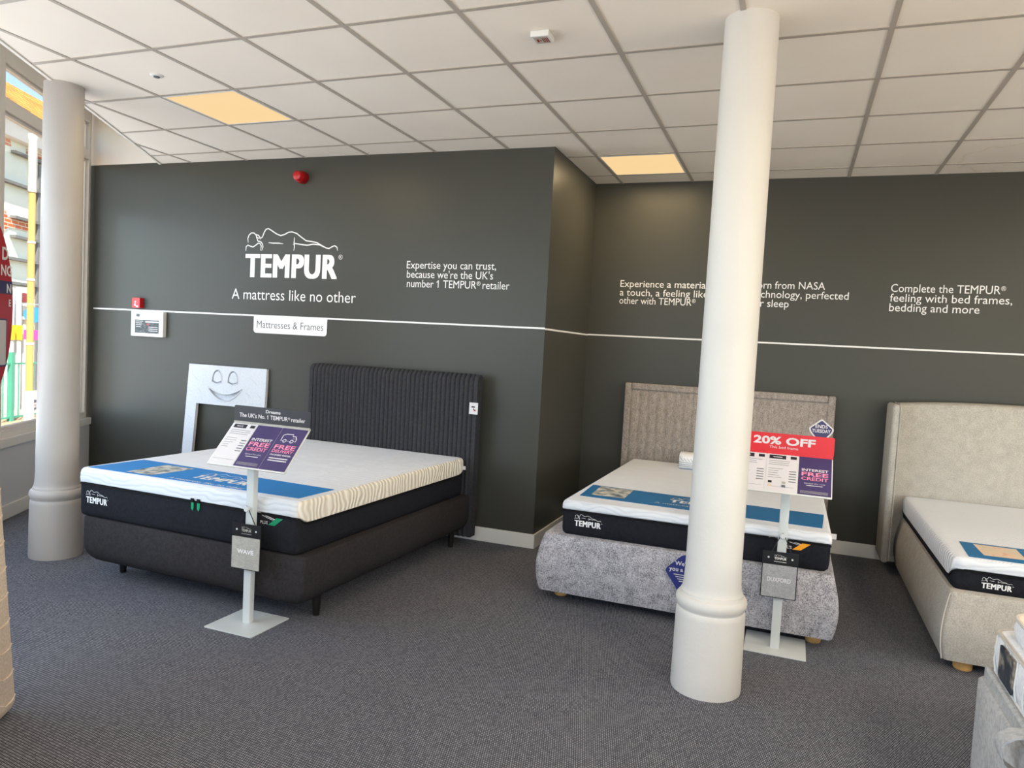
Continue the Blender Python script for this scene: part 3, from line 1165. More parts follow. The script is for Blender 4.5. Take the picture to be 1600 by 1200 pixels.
def base_loft(m, hx, hy, zb, zt, r_under, corner, n=6):
    """upholstered base with a rolled-under lower edge"""
    rs = []
    for k in range(n+1):
        a = math.radians(90*k/n)
        ins = r_under*(1-math.sin(a))
        rs.append(rr(-hx+ins, hx-ins, -hy+ins*0.8, hy-ins*0.5, corner, zb+r_under*1.15*(1-math.cos(a)), 6))
    rs.append(rr(-hx, hx, -hy, hy, corner, zt-0.012, 6))
    rs.append(rr(-hx+0.004, hx-0.004, -hy+0.004, hy-0.004, corner, zt-0.003, 6))
    rs.append(rr(-hx+0.012, hx-0.012, -hy+0.012, hy-0.012, corner, zt, 6))
    m.loft(rs)


bx, by = -3.040, 3.955
bed = thing('bed_frame', 'charcoal upholstered double bed frame with tall ribbed headboard', 'bed', (bx, by, 0))
m = MB()
base_loft(m, 0.798, 0.965, 0.105, 0.378, 0.10, 0.022)
m.build('base', M['charcoal_fab'], bed, smooth=40)
for lx, ly in ((-3.745, 3.195), (-2.325, 3.215), (-3.690, 4.72), (-2.325, 4.78)):
    m = MB()
    m.lathe([(0.017, 0.0), (0.018, 0.004), (0.027, 0.125), (0.027, 0.14)], lx-bx, ly-by, 20)
    m.build('leg', M['black_wood'], bed)
# ribbed headboard, ribs running over the rounded top
hx0, hx1, hyf, hyb, hz = -3.745-bx, -2.222-bx, 4.890-by, 4.972-by, 1.280
path = [(hyf, 0.06)]
for k in range(1, 13):
    path.append((hyf, 0.06+(hz-0.06-0.06)*k/12))
R = 0.055
for k in range(1, 7):
    a = math.radians(15*k)
    path.append((hyf+R*(1-math.cos(a)), hz-0.06+0.06*math.sin(a)))
path += [(hyb-0.02, hz), (hyb, hz-0.015), (hyb, 0.06)]
NR, SUB = 38, 6
mar = 0.036
cols = [hx0, hx0+mar-0.004]
amp = [0.0, 0.0]
for i in range(NR*SUB+1):
    cols.append(hx0+mar+(hx1-hx0-2*mar)*i/(NR*SUB))
    amp.append(0.014*(abs(math.sin(math.pi*i/SUB))**0.7)-0.008)
cols += [hx1-mar+0.004, hx1]
amp += [0.0, 0.0]
np_ = len(path)
nrm = []
for k in range(np_):
    a, b = path[max(k-1, 0)], path[min(k+1, np_-1)]
    ty, tz = b[0]-a[0], b[1]-a[1]
    L = math.hypot(ty, tz)
    nrm.append((-tz/L, ty/L))
vs, fs = [], []
for i, x in enumerate(cols):
    for k, (y, z) in enumerate(path):
        s = amp[i] if k < np_-2 else 0.0
        vs.append((x, y+nrm[k][0]*s, z+nrm[k][1]*s))
for i in range(len(cols)-1):
    for k in range(np_-1):
        fs.append((i*np_+k, (i+1)*np_+k, (i+1)*np_+k+1, i*np_+k+1))
m = MB()
m.add(vs, fs)
m.add([(hx0, *p) for p in path], [tuple(range(np_))])
m.add([(hx1, *p) for p in path], [tuple(reversed(range(np_)))])
hb = m.build('headboard', M['charcoal_rib'], bed, smooth=60)
m = MB()
T = frame((-2.240-bx, hyf-0.012, 1.032), *FRONT)
m.prism(rr2(-0.035, 0.035, -0.043, 0.043, 0.003), 0, 0.002, T)
tg = m.build('care_tag', M['paper'], hb, smooth=0)
m = MB()
m.rect(-0.018, 0.012, 0.006, 0.016, 0.0026, T)
m.rect(-0.004, 0.004, -0.012, 0.0, 0.0026, T)
m.build('print', M['black_card'], tg, smooth=0)
m = MB()
m.rect(0.004, 0.018, -0.02, -0.008, 0.0026, T)
m.build('logo_print', M['red'], tg, smooth=0)


# blue foot banners lying on the mattresses
def banner(label, corners, z, blue, photo, logo_at, logo_w, group=None):
    """corners: near-left, near-right, far-right, far-left"""
    cx = sum(c[0] for c in corners)/4
    cy = sum(c[1] for c in corners)/4
    t = thing('foot_banner', label, 'banner', (cx, cy, z))
    m = MB()
    m.prism([(c[0]-cx, c[1]-cy) for c in corners], 0, 0.002)
    m.build('cloth', blue, t, smooth=0)
    if photo:
        m = MB()
        m.add([(c[0]-cx, c[1]-cy, 0.0026) for c in photo[0]], [(0, 1, 2, 3)])
        m.build('photo_print', photo[1], t, smooth=0)
    if logo_at:
        fm = MB()
        wm = MB()
        logo(fm, wm, logo_w, logo_at[0]-cx, logo_at[1]-cy, 0.0028, 9.0, 2)
        txt(wm, 'A mattress like no other', logo_at[0]-cx-logo_w*0.2, logo_at[1]-cy-logo_w*0.21, logo_w*0.085, w=logo_w*1.36, z=0.0028, res=2)
        o = len(fm.v)
        fm.v += wm.v
        fm.f += [tuple(i+o for i in q) for q in wm.f]
        fm.mi += wm.mi
        fm.build('logo_print', M['vinyl'], t, smooth=0)
    return t


banner('bright blue printed strip across the foot of the mattress on the charcoal bed', [(-3.835, 3.020), (-2.345, 3.060), (-2.335, 3.345), (-3.815, 3.385)], 0.6605, M['blue'],
       ([(-3.56, 3.045), (-3.37, 3.050), (-3.34, 3.335), (-3.57, 3.335)], M['photo_a']), (-3.17, 3.135), 0.40)

# --- white foam archway leaning on the wall behind the left bed, with its pressed-in smile
ar = thing('foam_arch', 'white foam arch cut-out leaning on the wall, simple smiling face pressed in', 'display', frame((-5.065, 4.915, 0.0), (0.875, 0.023, 0), (0, 0.05, 1)))
AW, AH, LEGW = 0.875, 1.20, 0.125


def outline_mesh(loops, depth):
    """flat sheet with holes, filled from closed outlines (outer first) and given thickness"""
    c = bpy.data.curves.new('o', 'CURVE')
    c.dimensions = '2D'
    c.fill_mode = 'BOTH'
    c.extrude = depth/2
    for L in loops:
        sp_ = c.splines.new('POLY')
        sp_.points.add(len(L)-1)
        for p, q in zip(sp_.points, L):
            p.co = (q[0], q[1], 0, 1)
        sp_.use_cyclic_u = True
    o = bpy.data.objects.new('o', c)
    COL.objects.link(o)
    bpy.context.view_layer.update()
    me = bpy.data.meshes.new_from_object(o.evaluated_get(bpy.context.evaluated_depsgraph_get()))
    vs = [(v.co.x, v.co.y, v.co.z-depth/2) for v in me.vertices]
    fs = [tuple(p.vertices) for p in me.polygons]
    bpy.data.objects.remove(o)
    bpy.data.curves.remove(c)
    bpy.data.meshes.remove(me)
    return vs, fs


m = MB()
outer = [(0, 0), (LEGW-0.02, 0), (LEGW+0.01, 0.855), (AW-LEGW, 0.855), (AW-LEGW, 0), (AW, 0), (AW-0.012, AH), (0.03, AH)]
mcx, mcz = 0.435, 1.012
up_ = [(mcx-0.185+0.37*k/14, mcz-0.058*math.sin(math.pi*k/14)) for k in range(15)]
lo_ = [(mcx+0.185-0.37*k/14, mcz-0.118*math.sin(math.pi*k/14)**0.75) for k in range(15)]
mouth = up_+lo_[1:-1]


def eye(cx, s=1.0):
    b, h = 1.055, 0.105*s
    pts = [(cx-0.052*s, b), (cx, b-0.016*s), (cx+0.052*s, b)]
    pts += [(cx+0.052*s*math.cos(a), b+0.02+(h-0.02)*math.sin(a)) for a in [math.radians(18*k) for k in range(0, 11)]]
    return pts


v_, f_ = outline_mesh([outer, mouth, eye(0.345), eye(0.515)], 0.03)
m.add(v_, f_)
m.build('panel', M['foam'], ar, smooth=0)
m = MB()
m.rect(0.2, 0.68, 0.87, 1.19, -0.026)
m.build('recess_back', M['foam'], ar, smooth=0)
m = MB()
for ec in (0.345, 0.515):
    q = eye(ec, 0.80)
    m.prism([(p[0], p[1]+0.012) for p in q], -0.026, -0.004)
m.tube([(p[0], p[1], -0.001) for p in mouth]+[(mouth[0][0], mouth[0][1], -0.001)], 0.0065, 6)
for ec in (0.345, 0.515):
    q = eye(ec, 1.06)
    m.tube([(p[0], p[1], -0.001) for p in q]+[(q[0][0], q[0][1], -0.001)], 0.0045, 6)
m.build('face_relief', M['foam'], ar, smooth=60)
m = MB()
for i in range(9):
    for j in range(11):
        x, y = 0.055+0.105*i+0.05*(j % 2), 0.05+0.115*j
        if y > AH-0.05 or x > AW-0.07 or (y < 0.90 and LEGW-0.05 < x < AW-LEGW+0.05):
            continue
        if abs(x-0.43) < 0.25 and y > 0.87:
            continue
        m.tube([(x-0.035, y+0.03, -0.001), (x, y, 0.0022), (x+0.045, y-0.035, -0.001)], [0.001, 0.0035, 0.001], 5)
m.build('embossing', M['foam'], ar, smooth=60)

# --- middle bed: grey tweed with panelled headboard


def bulge_loft(m, hx, hy, zb, zt, bul, corner, top_in=0.02):
    rs = [rr(-hx+0.03, hx-0.03, -hy+0.03, hy, corner, zb, 6)]
    for k in range(0, 11):
        u = k/10
        z = zb+0.004+(zt-zb-0.02)*u
        o = bul*math.sin(math.pi*(0.18+0.82*u))-bul*0.2*(1-u)
        rs.append(rr(-hx-o, hx+o, -hy-o, hy, corner, z, 6))
    rs.append(rr(-hx+0.006, hx-0.006, -hy+0.006, hy, corner, zt-0.005, 6))
    rs.append(rr(-hx+top_in, hx-top_in, -hy+top_in, hy-0.005, corner*0.7, zt, 6))
    m.loft(rs)


b2x, b2y = -0.532, 5.085
bed2 = thing('bed_frame', 'grey tweed double bed frame with vertically panelled taupe headboard', 'bed', (b2x, b2y, 0))
m = MB()
bulge_loft(m, 0.806, 1.020, 0.058, 0.405, 0.038, 0.035)
m.build('base', M['tweed_fab'], bed2, smooth=30)
for lx, ly in ((-1.245, 4.205), (0.198, 4.18), (-1.245, 5.9), (0.198, 5.9)):
    m = MB()
    m.lathe([(0.036, 0.0), (0.04, 0.006), (0.04, 0.07)], lx-b2x, ly-b2y, 24)
    m.build('leg', M['oak'], bed2)
hx0, hx1, hyf, hyb, z0, z1 = -1.352-b2x, 0.322-b2x, 6.135-b2y, 6.215-b2y, 0.10, 1.253
m = MB()
bw = 0.055
for a, b, c, d in ((hx0, hx0+bw, z0, z1), (hx1-bw, hx1, z0, z1), (hx0+bw, hx1-bw, z1-bw, z1)):
    m.box(a, b, hyf, hyb, c, d)
hb2 = m.build('headboard_border', M['taupe_fab'], bed2, smooth=0, bevel=0.010)
m = MB()
NR, SUB = 21, 6
vs, fs = [], []
n = NR*SUB+1
for i in range(n):
    x = hx0+bw+(hx1-hx0-2*bw)*i/(n-1)
    s = abs(math.sin(math.pi*(i % SUB)/SUB))**0.5
    e = 1.0
    for z, f in ((z0, 0.0), (z0+0.02, 1.0), (z1-bw-0.022, 1.0), (z1-bw-0.006, 0.25), (z1-bw, -0.6)):
        vs.append((x, hyf+0.013-0.011*s*max(f, 0)-0.002*f, z))
for i in range(n-1):
    for k in range(4):
        fs.append((i*5+k, (i+1)*5+k, (i+1)*5+k+1, i*5+k+1))
m.add(vs, fs)
m.box(hx0+bw, hx1-bw, hyf+0.03, hyb, z0, z1-bw)
m.build('headboard_panel', M['taupe_fab'], bed2, smooth=60)
# brand leaflet fixed to the foot of this bed
lf = thing('foot_leaflet', 'deep blue diamond shaped leaflet hung on the grey bed foot, half behind the column', 'leaflet', frame((-0.478, 4.012, 0.318), (1, 0, 0), (0, 0.0, 1)))
m = MB()


def round_poly(P, r, n=4):
    out = []
    for i, p in enumerate(P):
        p = Vector(p)
        a, b = Vector(P[i-1]), Vector(P[(i+1) % len(P)])
        da, db = (a-p).normalized(), (b-p).normalized()
        p0, p1 = p+da*r, p+db*r
        for k in range(n+1):
            u = k/n
            out.append(tuple((1-u)**2*p0+2*u*(1-u)*p+u*u*p1))
    return out


m.prism(round_poly([(0, -0.165), (0.118, -0.003), (0.022, 0.092), (-0.022, 0.092), (-0.118, -0.003)], 0.02), -0.001, 0.002)
m.build('card', M['deepblue'], lf, smooth=0)
m = MB()
txt(m, "We'll", -0.062, 0.030, 0.024, bold=0.015, z=0.0026)
txt(m, 'you a b', -0.092, -0.004, 0.024, bold=0.015, z=0.0026)
for k in range(4):
    m.rect(-0.066+0.010*k, 0.066-0.010*k, -0.024-0.012*k, -0.020-0.012*k, 0.0026)
m.build('print', M['paper'], lf, smooth=0)

mt2, cx, cy = mattress('mattress', 'white mattress with black base on the grey tweed bed, orange flag printed at foot', -1.245, 0.252, 4.095, 6.120, 0.405, 0.608, 0.556, 0.535,
                       (M['knit_side_b'], M['knit_front'], M['knit_top']), logo_x=-1.155, logo_z=0.464, logo_w=0.162)
foot_badge(mt2, cx, cy, 0.405, 4.095, 0.070, 0.540, M['orange'])
m = MB()
m.box(0.742, 0.776, -0.86, -0.856, 0.148, 0.178)
m.build('care_label', M['paper'], mt2, smooth=0)
banner('teal blue printed strip across the foot of the mattress on the grey bed', [(-1.185, 4.285), (0.205, 4.235), (0.225, 4.615), (-1.205, 4.680)], 0.6085, M['blue_b'],
       ([(-1.13, 4.345), (-0.92, 4.350), (-0.925, 4.655), (-1.145, 4.655)], M['photo_a']), (-0.66, 4.42), 0.37)
pw = thing('pillow', 'small white pillow with grey piping lines lying by the grey headboard', 'pillow', (-0.50, 5.90, 0.608))
m = MB()
rs = []
for k in range(9):
    a = math.pi*(k/8-0.5)
    s = max(0.06, math.cos(a))**0.55
    rs.append(rr(-0.31-0.0*s, 0.31, -0.12*s-0.01, 0.12*s+0.01, 0.05*s+0.004, 0.062+0.062*math.sin(a), 5))
m.loft(rs)
m.build('cushion', M['quilt_white'], pw, smooth=60)
m = MB()
for k in range(24):
    x = -0.30+0.025*k
    m.tube([(x, -0.108, 0.100), (x+0.016, -0.126, 0.086), (x+0.034, -0.1302, 0.068)], 0.0014, 5)
for z, y in ((0.060, -0.1302), (0.044, -0.1295), (0.030, -0.122)):
    m.tube([(-0.31, y, z), (0.31, y, z)], 0.0014, 5)
m.build('piping', M['grey_print'], pw, smooth=60)

# --- right bed: beige winged headboard
b3x, b3y = 1.585, 5.03
bed3 = thing('bed_frame', 'beige upholstered bed frame with winged headboard at the right', 'bed', (b3x, b3y, 0))
m = MB()
bulge_loft(m, 0.775, 0.925, 0.052, 0.405, 0.036, 0.03)
m.build('base', M['beige_fab'], bed3, smooth=30)
m = MB()
m.tube([(-0.777-0.030*math.sin(math.pi*(0.18+0.82*u)), -0.927-0.026*math.sin(math.pi*(0.18+0.82*u)), 0.062+0.332*u) for u in [k/10 for k in range(11)]], 0.0032, 6)
m.build('piping', M['piping'], bed3)
for lx, ly in ((0.905, 4.175), (2.25, 4.175), (0.905, 5.7), (2.25, 5.7)):
    m = MB()
    m.lathe([(0.040, 0.0), (0.044, 0.006), (0.044, 0.075)], lx-b3x, ly-b3y, 24)
    m.build('leg', M['oak'], bed3)
m = MB()
HB = 13
xs = [0.735+(2.435-0.735)*k/24 for k in range(25)]
rs = []
for x in xs:
    u = (x-1.585)/0.85
    zt = 1.243+0.040*(1-abs(u)**2.4)
    rs.append([(x-b3x, 5.985-b3y, 0.10), (x-b3x, 6.16-b3y, 0.10), (x-b3x, 6.16-b3y, zt-0.02), (x-b3x, 6.14-b3y, zt-0.004), (x-b3x, 6.10-b3y, zt), (x-b3x, 6.03-b3y, zt-0.004), (x-b3x, 6.0-b3y, zt-0.016), (x-b3x, 5.988-b3y, zt-0.035)])
m.loft([r[::-1] for r in rs][::-1])
hb3 = m.build('headboard', M['beige_fab'], bed3, smooth=50)
for sgn, xo in ((1, 0.684), (-1, 2.486)):
    m = MB()
    rs = []
    x0, x1 = (xo, xo+0.052) if sgn > 0 else (xo-0.052, xo)
    for z, ins in ((0.085, 0.012), (0.10, 0.0), (1.215, 0.0), (1.232, 0.004), (1.240, 0.014)):
        rs.append(rr(x0-b3x+ins, x1-b3x-ins, 5.80-b3y+ins, 6.17-b3y-ins, 0.022, z, 5))
    m.loft(rs)
    wg = m.build('wing', M['beige_fab'], bed3, smooth=50)
    m = MB()
    xx = (x1 if sgn > 0 else x0)-b3x
    m.tube([(xx, 5.803-b3y, 0.10), (xx, 5.803-b3y, 1.225), (xx, 5.83-b3y, 1.243), (xx, 6.14-b3y, 1.243)], 0.0045, 6)
    m.build('piping', M['beige_fab'], wg)
mt3, cx, cy = mattress('mattress', 'white mattress with black foot panel on the beige bed at the right', 0.815, 2.355, 4.145, 5.970, 0.405, 0.568, 0.512, 0.455,
                       (M['knit_side_b'], M['knit_front'], M['knit_top']), logo_x=0.948, logo_z=0.432, logo_w=0.132)
banner('blue printed strip with a warm photo on the mattress of the beige bed', [(0.895, 4.200), (2.25, 4.190), (2.27, 4.545), (0.915, 4.545)], 0.5685, M['blue_b'],
       ([(0.975, 4.265), (1.165, 4.275), (1.175, 4.515), (0.975, 4.515)], M['photo_b']), (1.62, 4.32), 0.40)


# ------------------------------------------------------------------ price stands
def lines(m, x0, x1, y, n, dy, h, z, ragged=0.0):
    for k in range(n):
        m.rect(x0, x1-ragged*random.random(), y-dy*k, y-dy*k+h, z)


def card_price(parent, T, x, w_, h, header, title_mat, swatches=False):
    """small-print price card; the tiny print is only grey lines"""
    m = MB()
    m.rect(x+0.003, x+w_-0.003, 0.006, h-0.006, 0.0012, T)
    c = m.build('price_card', M['paper'], parent, smooth=0)
    m = MB()
    m.rect(x+0.012, x+w_*0.60, h-0.040, h-0.016, 0.0018, T)
    m.rect(x+w_*0.74, x+w_*0.93, h-0.036, h-0.018, 0.0018, T)
    m.build('heading', title_mat, c, smooth=0)
    m = MB()
    q = MB()
    if header:
        txt(q, header, x+w_*0.20, h-0.034, 0.010, z=0.0024, bold=0.01, res=2)
    else:
        q.rect(x+w_*0.20, x+w_*0.48, h-0.031, h-0.026, 0.0024)
    m.v = [tuple(T @ Vector(v)) for v in q.v]
    m.f, m.mi = q.f, q.mi
    m.build('title', M['paper'], c, smooth=0)
    m = MB()
    q = MB()
    lines(q, x+0.012, x+w_*0.92, h-0.055, 3, 0.012, 0.0022, 0.0018, 0.04)
    lines(q, x+0.012, x+w_*0.55, h-0.105, 5, 0.014, 0.002, 0.0018, 0.04)
    for k in range(5):
        q.rect(x+w_*0.72, x+w_*0.94, h-0.118-0.016*k, h-0.113-0.016*k, 0.0018)
    q.rect(x+0.012, x+w_*0.9, 0.034, 0.0352, 0.0018)
    m.v = [tuple(T @ Vector(v)) for v in q.v]
    m.f, m.mi = q.f, q.mi
    m.build('small_print', M['grey_print'], c, smooth=0)
    if swatches:
        for (a, b), mat in (((0.10, 0.058), M['black_card']), ((0.10, 0.036), M['photo_b']), ((0.52, 0.058), M['swatch']), ((0.52, 0.036), M['grey_print'])):
            m = MB()
            m.rect(x+w_*a, x+w_*a+0.018, b-0.004, b+0.010, 0.0026, T)
            m.build('colour_chip', mat, c, smooth=0)
    return c


def put(T, q):
    m = MB()
    m.v = [tuple(T @ Vector(v)) for v in q.v]
    m.f, m.mi = q.f, q.mi
    return m


def card_credit(parent, T, x, w_, h):
    m = MB()
    m.rect(x+0.001, x+w_-0.001, 0.004, h-0.004, 0.0012, T)
    c = m.build('credit_card', M['purple'], parent, smooth=0)
    q = MB()
    txt(q, 'INTEREST', x+w_/2, h*0.60, h*0.062, w=w_*0.80, bold=0.02, align='C', z=0.002)
    txt(q, 'Spread the cost', x+w_/2, h*0.285, h*0.028, w=w_*0.62, align='C', z=0.002, res=2)
    lines(q, x+w_*0.26, x+w_*0.74, h*0.238, 1, 0.01, h*0.014, 0.002)
    put(T, q).build('white_print', M['paper'], c, smooth=0)
    q = MB()
    txt(q, 'FREE', x+w_/2, h*0.48, h*0.095, w=w_*0.80, bold=0.02, align='C', z=0.002)
    txt(q, 'CREDIT', x+w_/2, h*0.375, h*0.080, w=w_*0.80, bold=0.015, align='C', z=0.002)
    put(T, q).build('pink_print', M['pink'], c, smooth=0)
    q = MB()
    lines(q, x+w_*0.08, x+w_*0.9, h*0.10, 3, 0.006, 0.002, 0.002)
    put(T, q).build('small_print', M['swatch'], c, smooth=0)
    return c


def card_delivery(parent, T, x, w_, h):
    m = MB()
    m.rect(x+0.001, x+w_-0.001, 0.004, h-0.004, 0.0012, T)
    c = m.build('delivery_card', M['purple'], parent, smooth=0)
    q = MB()
    cx, cy, s = x+w_*0.47, h*0.74, w_*0.28
    q.ribbon([(cx-s*0.7, cy-s*0.4), (cx-s, cy-s*0.4), (cx-s, cy+s*0.35), (cx-s*0.6, cy+s*0.55), (cx+s*0.3, cy+s*0.55), (cx+s*0.3, cy+s*0.3), (cx+s*0.75, cy+s*0.3), (cx+s, cy-s*0.05), (cx+s, cy-s*0.4), (cx+s*0.75, cy-s*0.4)], s*0.10, 0.002)
    q.ribbon([(cx-s*0.25, cy-s*0.4), (cx+s*0.25, cy-s*0.4)], s*0.10, 0.002)
    q.ribbon([(cx+s*0.45, cy), (cx+s*0.9, cy)], s*0.08, 0.002)
    for wx in (-0.47, 0.5):
        q.ribbon([(cx+s*wx+s*0.2*math.cos(a), cy-s*0.4+s*0.2*math.sin(a)) for a in [math.radians(30*k) for k in range(13)]], s*0.10, 0.002)
    txt(q, 'ON EVERY ORDER', x+w_/2, h*0.335, h*0.034, w=w_*0.80, bold=0.03, align='C', z=0.002, res=2)
    lines(q, x+w_*0.14, x+w_*0.86, h*0.265, 2, h*0.05, h*0.022, 0.002, 0.01)
    put(T, q).build('white_print', M['paper'], c, smooth=0)
    q = MB()
    txt(q, 'FREE', x+w_/2, h*0.485, h*0.095, w=w_*0.80, bold=0.02, align='C', z=0.002)
    txt(q, 'DELIVERY', x+w_/2, h*0.405, h*0.062, w=w_*0.80, bold=0.015, align='C', z=0.002)
    put(T, q).build('pink_print', M['pink'], c, smooth=0)
    return c


def stand(label, px, py, bcx, bw_, yb, zb, yt, zt, base, kind):
    t = thing('price_stand', label, 'stand', (px, py, 0))
    m = MB()
    m.prism(rr2(base[0]-px, base[1]-px, base[2]-py, base[3]-py, 0.006), 0.0, 0.006)
    m.build('base_plate', M['steel_white'], t, smooth=0, bevel=0.0015)
    m = MB()
    zq = zb+(zt-zb)*(py-0.017-yb)/(yt-yb)-0.012
    m.prism(rr2(-0.0225, 0.0225, -0.017, 0.017, 0.003, 3), 0.006, zq)
    m.build('pole', M['steel_white'], t, smooth=40)
    m = MB()
    Tp = frame((0, -0.017, 0.604), *FRONT)
    m.lathe([(0.006, 0), (0.006, 0.016), (0.014, 0.017), (0.0145, 0.024), (0.012, 0.027)], n=20, T=Tp)
    m.build('peg', M['steel_white'], t)
    # tilted board
    L = math.hypot(yt-yb, zt-zb)
    T = frame((bcx-bw_/2-px, yb-py, zb), (1, 0, 0), (0, yt-yb, zt-zb))
    m = MB()
    m.prism(rr2(-0.004, bw_+0.004, -0.004, L+0.002, 0.004, 2), -0.006, 0.0, T)
    bd = m.build('board', M['white'], t, smooth=0)
    m = MB()
    m.box(-0.03, 0.03, -0.012, 0.03, zq-0.06, zq-0.002)
    m.build('bracket', M['steel_white'], t, smooth=0)
    w3 = bw_/3
    if kind == 'left':
        card_price(t, T, 0.0, w3, L, 'WAVE', M['charcoal_card'])
        card_credit(t, T, w3, w3, L)
        card_delivery(t, T, 2*w3, w3, L)
    else:
        card_price(t, T, 0.0, w3, L, None, M['charcoal_card'])
        card_price(t, T, w3, w3, L, None, M['charcoal_card'], True)
        card_credit(t, T, 2*w3, w3, L)
    # header strip, standing up from the top edge
    hh = 0.082 if kind == 'left' else 0.098
    H = frame((bcx-bw_/2-px, yt-py-0.002, zt+0.004), (1, 0, 0), (0, 0.012, 1))
    m = MB()
    m.prism(rr2(-0.004, bw_+0.006, 0.0, hh, 0.008, 3), 0, 0.003, H)
    hd = m.build('header', M['charcoal_card'] if kind == 'left' else M['red_card'], t, smooth=0)
    q = MB()
    if kind == 'left':
        txt(q, 'Dreams', bw_*0.52, 0.055, 0.016, w=0.092, bold=0.02, align='C', z=0.0036)
        txt(q, "The UK's No. 1 TEMPUR\u00ae retailer", bw_*0.505, 0.024, 0.021, w=bw_*0.88, bold=0.012, align='C', z=0.0036)
    else:
        txt(q, '20% OFF', bw_*0.50, 0.042, 0.040, w=0.300, bold=0.035, align='C', z=0.0036)
        txt(q, 'This bed frame', bw_*0.50, 0.020, 0.013, w=0.140, bold=0.0, align='C', z=0.0036)
    put(H, q).build('header_print', M['paper'], hd, smooth=0)
    m = MB()
    m.box(-0.002, bw_+0.004, -0.014, 0.001, 0.0, 0.006, H)
    m.build('grip_strip', M['swatch'] if kind == 'left' else M['red_card'], t, smooth=0)
    if kind == 'right':
        q = MB()
        P = round_poly([(0.405, 0.190), (0.345, 0.140), (0.352, 0.120), (0.395, 0.070), (0.415, 0.070), (0.458, 0.120), (0.465, 0.140)], 0.008)
        q.prism(P, -0.002, -0.0005)
        bdg = put(H, q).build('badge', M['paper'], t, smooth=0)
        q = MB()
        P = round_poly([(0.405, 0.182), (0.353, 0.139), (0.359, 0.122), (0.398, 0.076), (0.412, 0.076), (0.451, 0.122), (0.457, 0.139)], 0.007)
        q.prism(P, -0.0004, 0.0004)
        put(H, q).build('badge_face', M['navy'], bdg, smooth=0)
        q = MB()
        txt(q, 'ENDS', 0.405, 0.143, 0.017, bold=0.015, align='C', z=0.0009)
        txt(q, 'TUESDAY', 0.405, 0.120, 0.017, w=0.088, bold=0.015, align='C', z=0.0009)
        put(H, q).build('badge_print', M['paper'], bdg, smooth=0)
    return t


def swatch_tag(label, px, py, xc, ztop, zbot, wd, word, fab, sleeve):
    t = thing('swatch_tag', label, 'tag', frame((px, py, 0), (1, 0.0, 0), (0, 0, 1)))
    h = ztop-zbot
    T = frame((xc-px, ztop, 0.0), (1, 0, -0.03), (0, 1, 0))
    m = MB()
    q = MB()
    q.prism(rr2(-wd/2, wd/2, -h, 0, 0.004, 2), -0.0015, 0.0015)
    card = put(T, q).build('backing_card', M['black_card'], t, smooth=0)
    q = MB()
    e = 0.005
    q.prism(rr2(-wd/2+e, wd/2-e, -h+e, -0.068, 0.002, 2), 0.0016, 0.005)
    sw = put(T, q).build('fabric_swatch', fab, t, smooth=0)
    q = MB()
    txt(q, word, 0.0, -0.068-(h-0.068)*0.50, 0.022, w=wd*(0.56 if len(word) < 6 else 0.66), bold=0.03, align='C', z=0.0062)
    put(T, q).build('name_print', M['vinyl'], sw, smooth=0)
    fm, wm = MB(), MB()
    logo(fm, wm, wd*0.34, -wd*0.17, -0.040, 0.0021, 12, 2)
    o = len(fm.v)
    fm.v += wm.v
    fm.f += [tuple(i+o for i in k) for k in wm.f]
    fm.mi += wm.mi
    fm.rect(-wd*0.17, wd*0.17, -0.052, -0.0495, 0.0021)
    put(T, fm).build('logo_print', M['swatch'] if not sleeve else M['vinyl'], card, smooth=0)
    for x in (-wd*0.33, wd*0.33):
        q = MB()
        q.lathe([(0.005, 0.0015), (0.005, 0.003), (0.001, 0.0036)], x, -0.032, 12)
        put(T, q).build('rivet', M['steel_white'], card)
    q = MB()
    zp = 0.604+0.006
    # hanging cord from the peg to the card corners (local y is up)
    q.tube([(xc-px-wd*0.25, ztop-0.004, -0.002), (-0.005, zp+0.004, -0.012), (0.0, zp+0.007, -0.012), (0.005, zp+0.004, -0.012), (xc-px+wd*0.30, ztop-0.004, -0.002)], 0.0022, 6)
    q.build('cord', M['black_card'], t)
    if sleeve:
        q = MB()
        q.prism(rr2(-wd/2+0.002, wd/2-0.002, -h+0.002, -0.069, 0.002, 2), 0.0072, 0.0077)
        put(T, q).build('clear_sleeve', M['clear'], t, smooth=0)
    return t


stand('pale grey price stand with charcoal header in front of the charcoal bed', -2.553, 2.958, -2.483, 0.470, 2.82, 0.838, 3.005, 1.034, (-2.700, -2.402, 2.808, 3.100), 'left')
swatch_tag('black card with grey fabric swatch hanging from the left price stand', -2.560, 2.918, -2.545, 0.528, 0.292, 0.180, 'WAVE', M['swatch'], False)
stand('pale grey price stand with red discount header beside the near column', 0.006, 3.975, -0.022, 0.466, 3.775, 0.856, 3.955, 1.030, (-0.145, 0.160, 3.862, 4.160), 'right')
swatch_tag('black card with silver fabric swatch hanging from the right price stand', 0.006, 3.935, 0.003, 0.520, 0.278, 0.176, 'DUXFORD', M['swatch_b'], True)


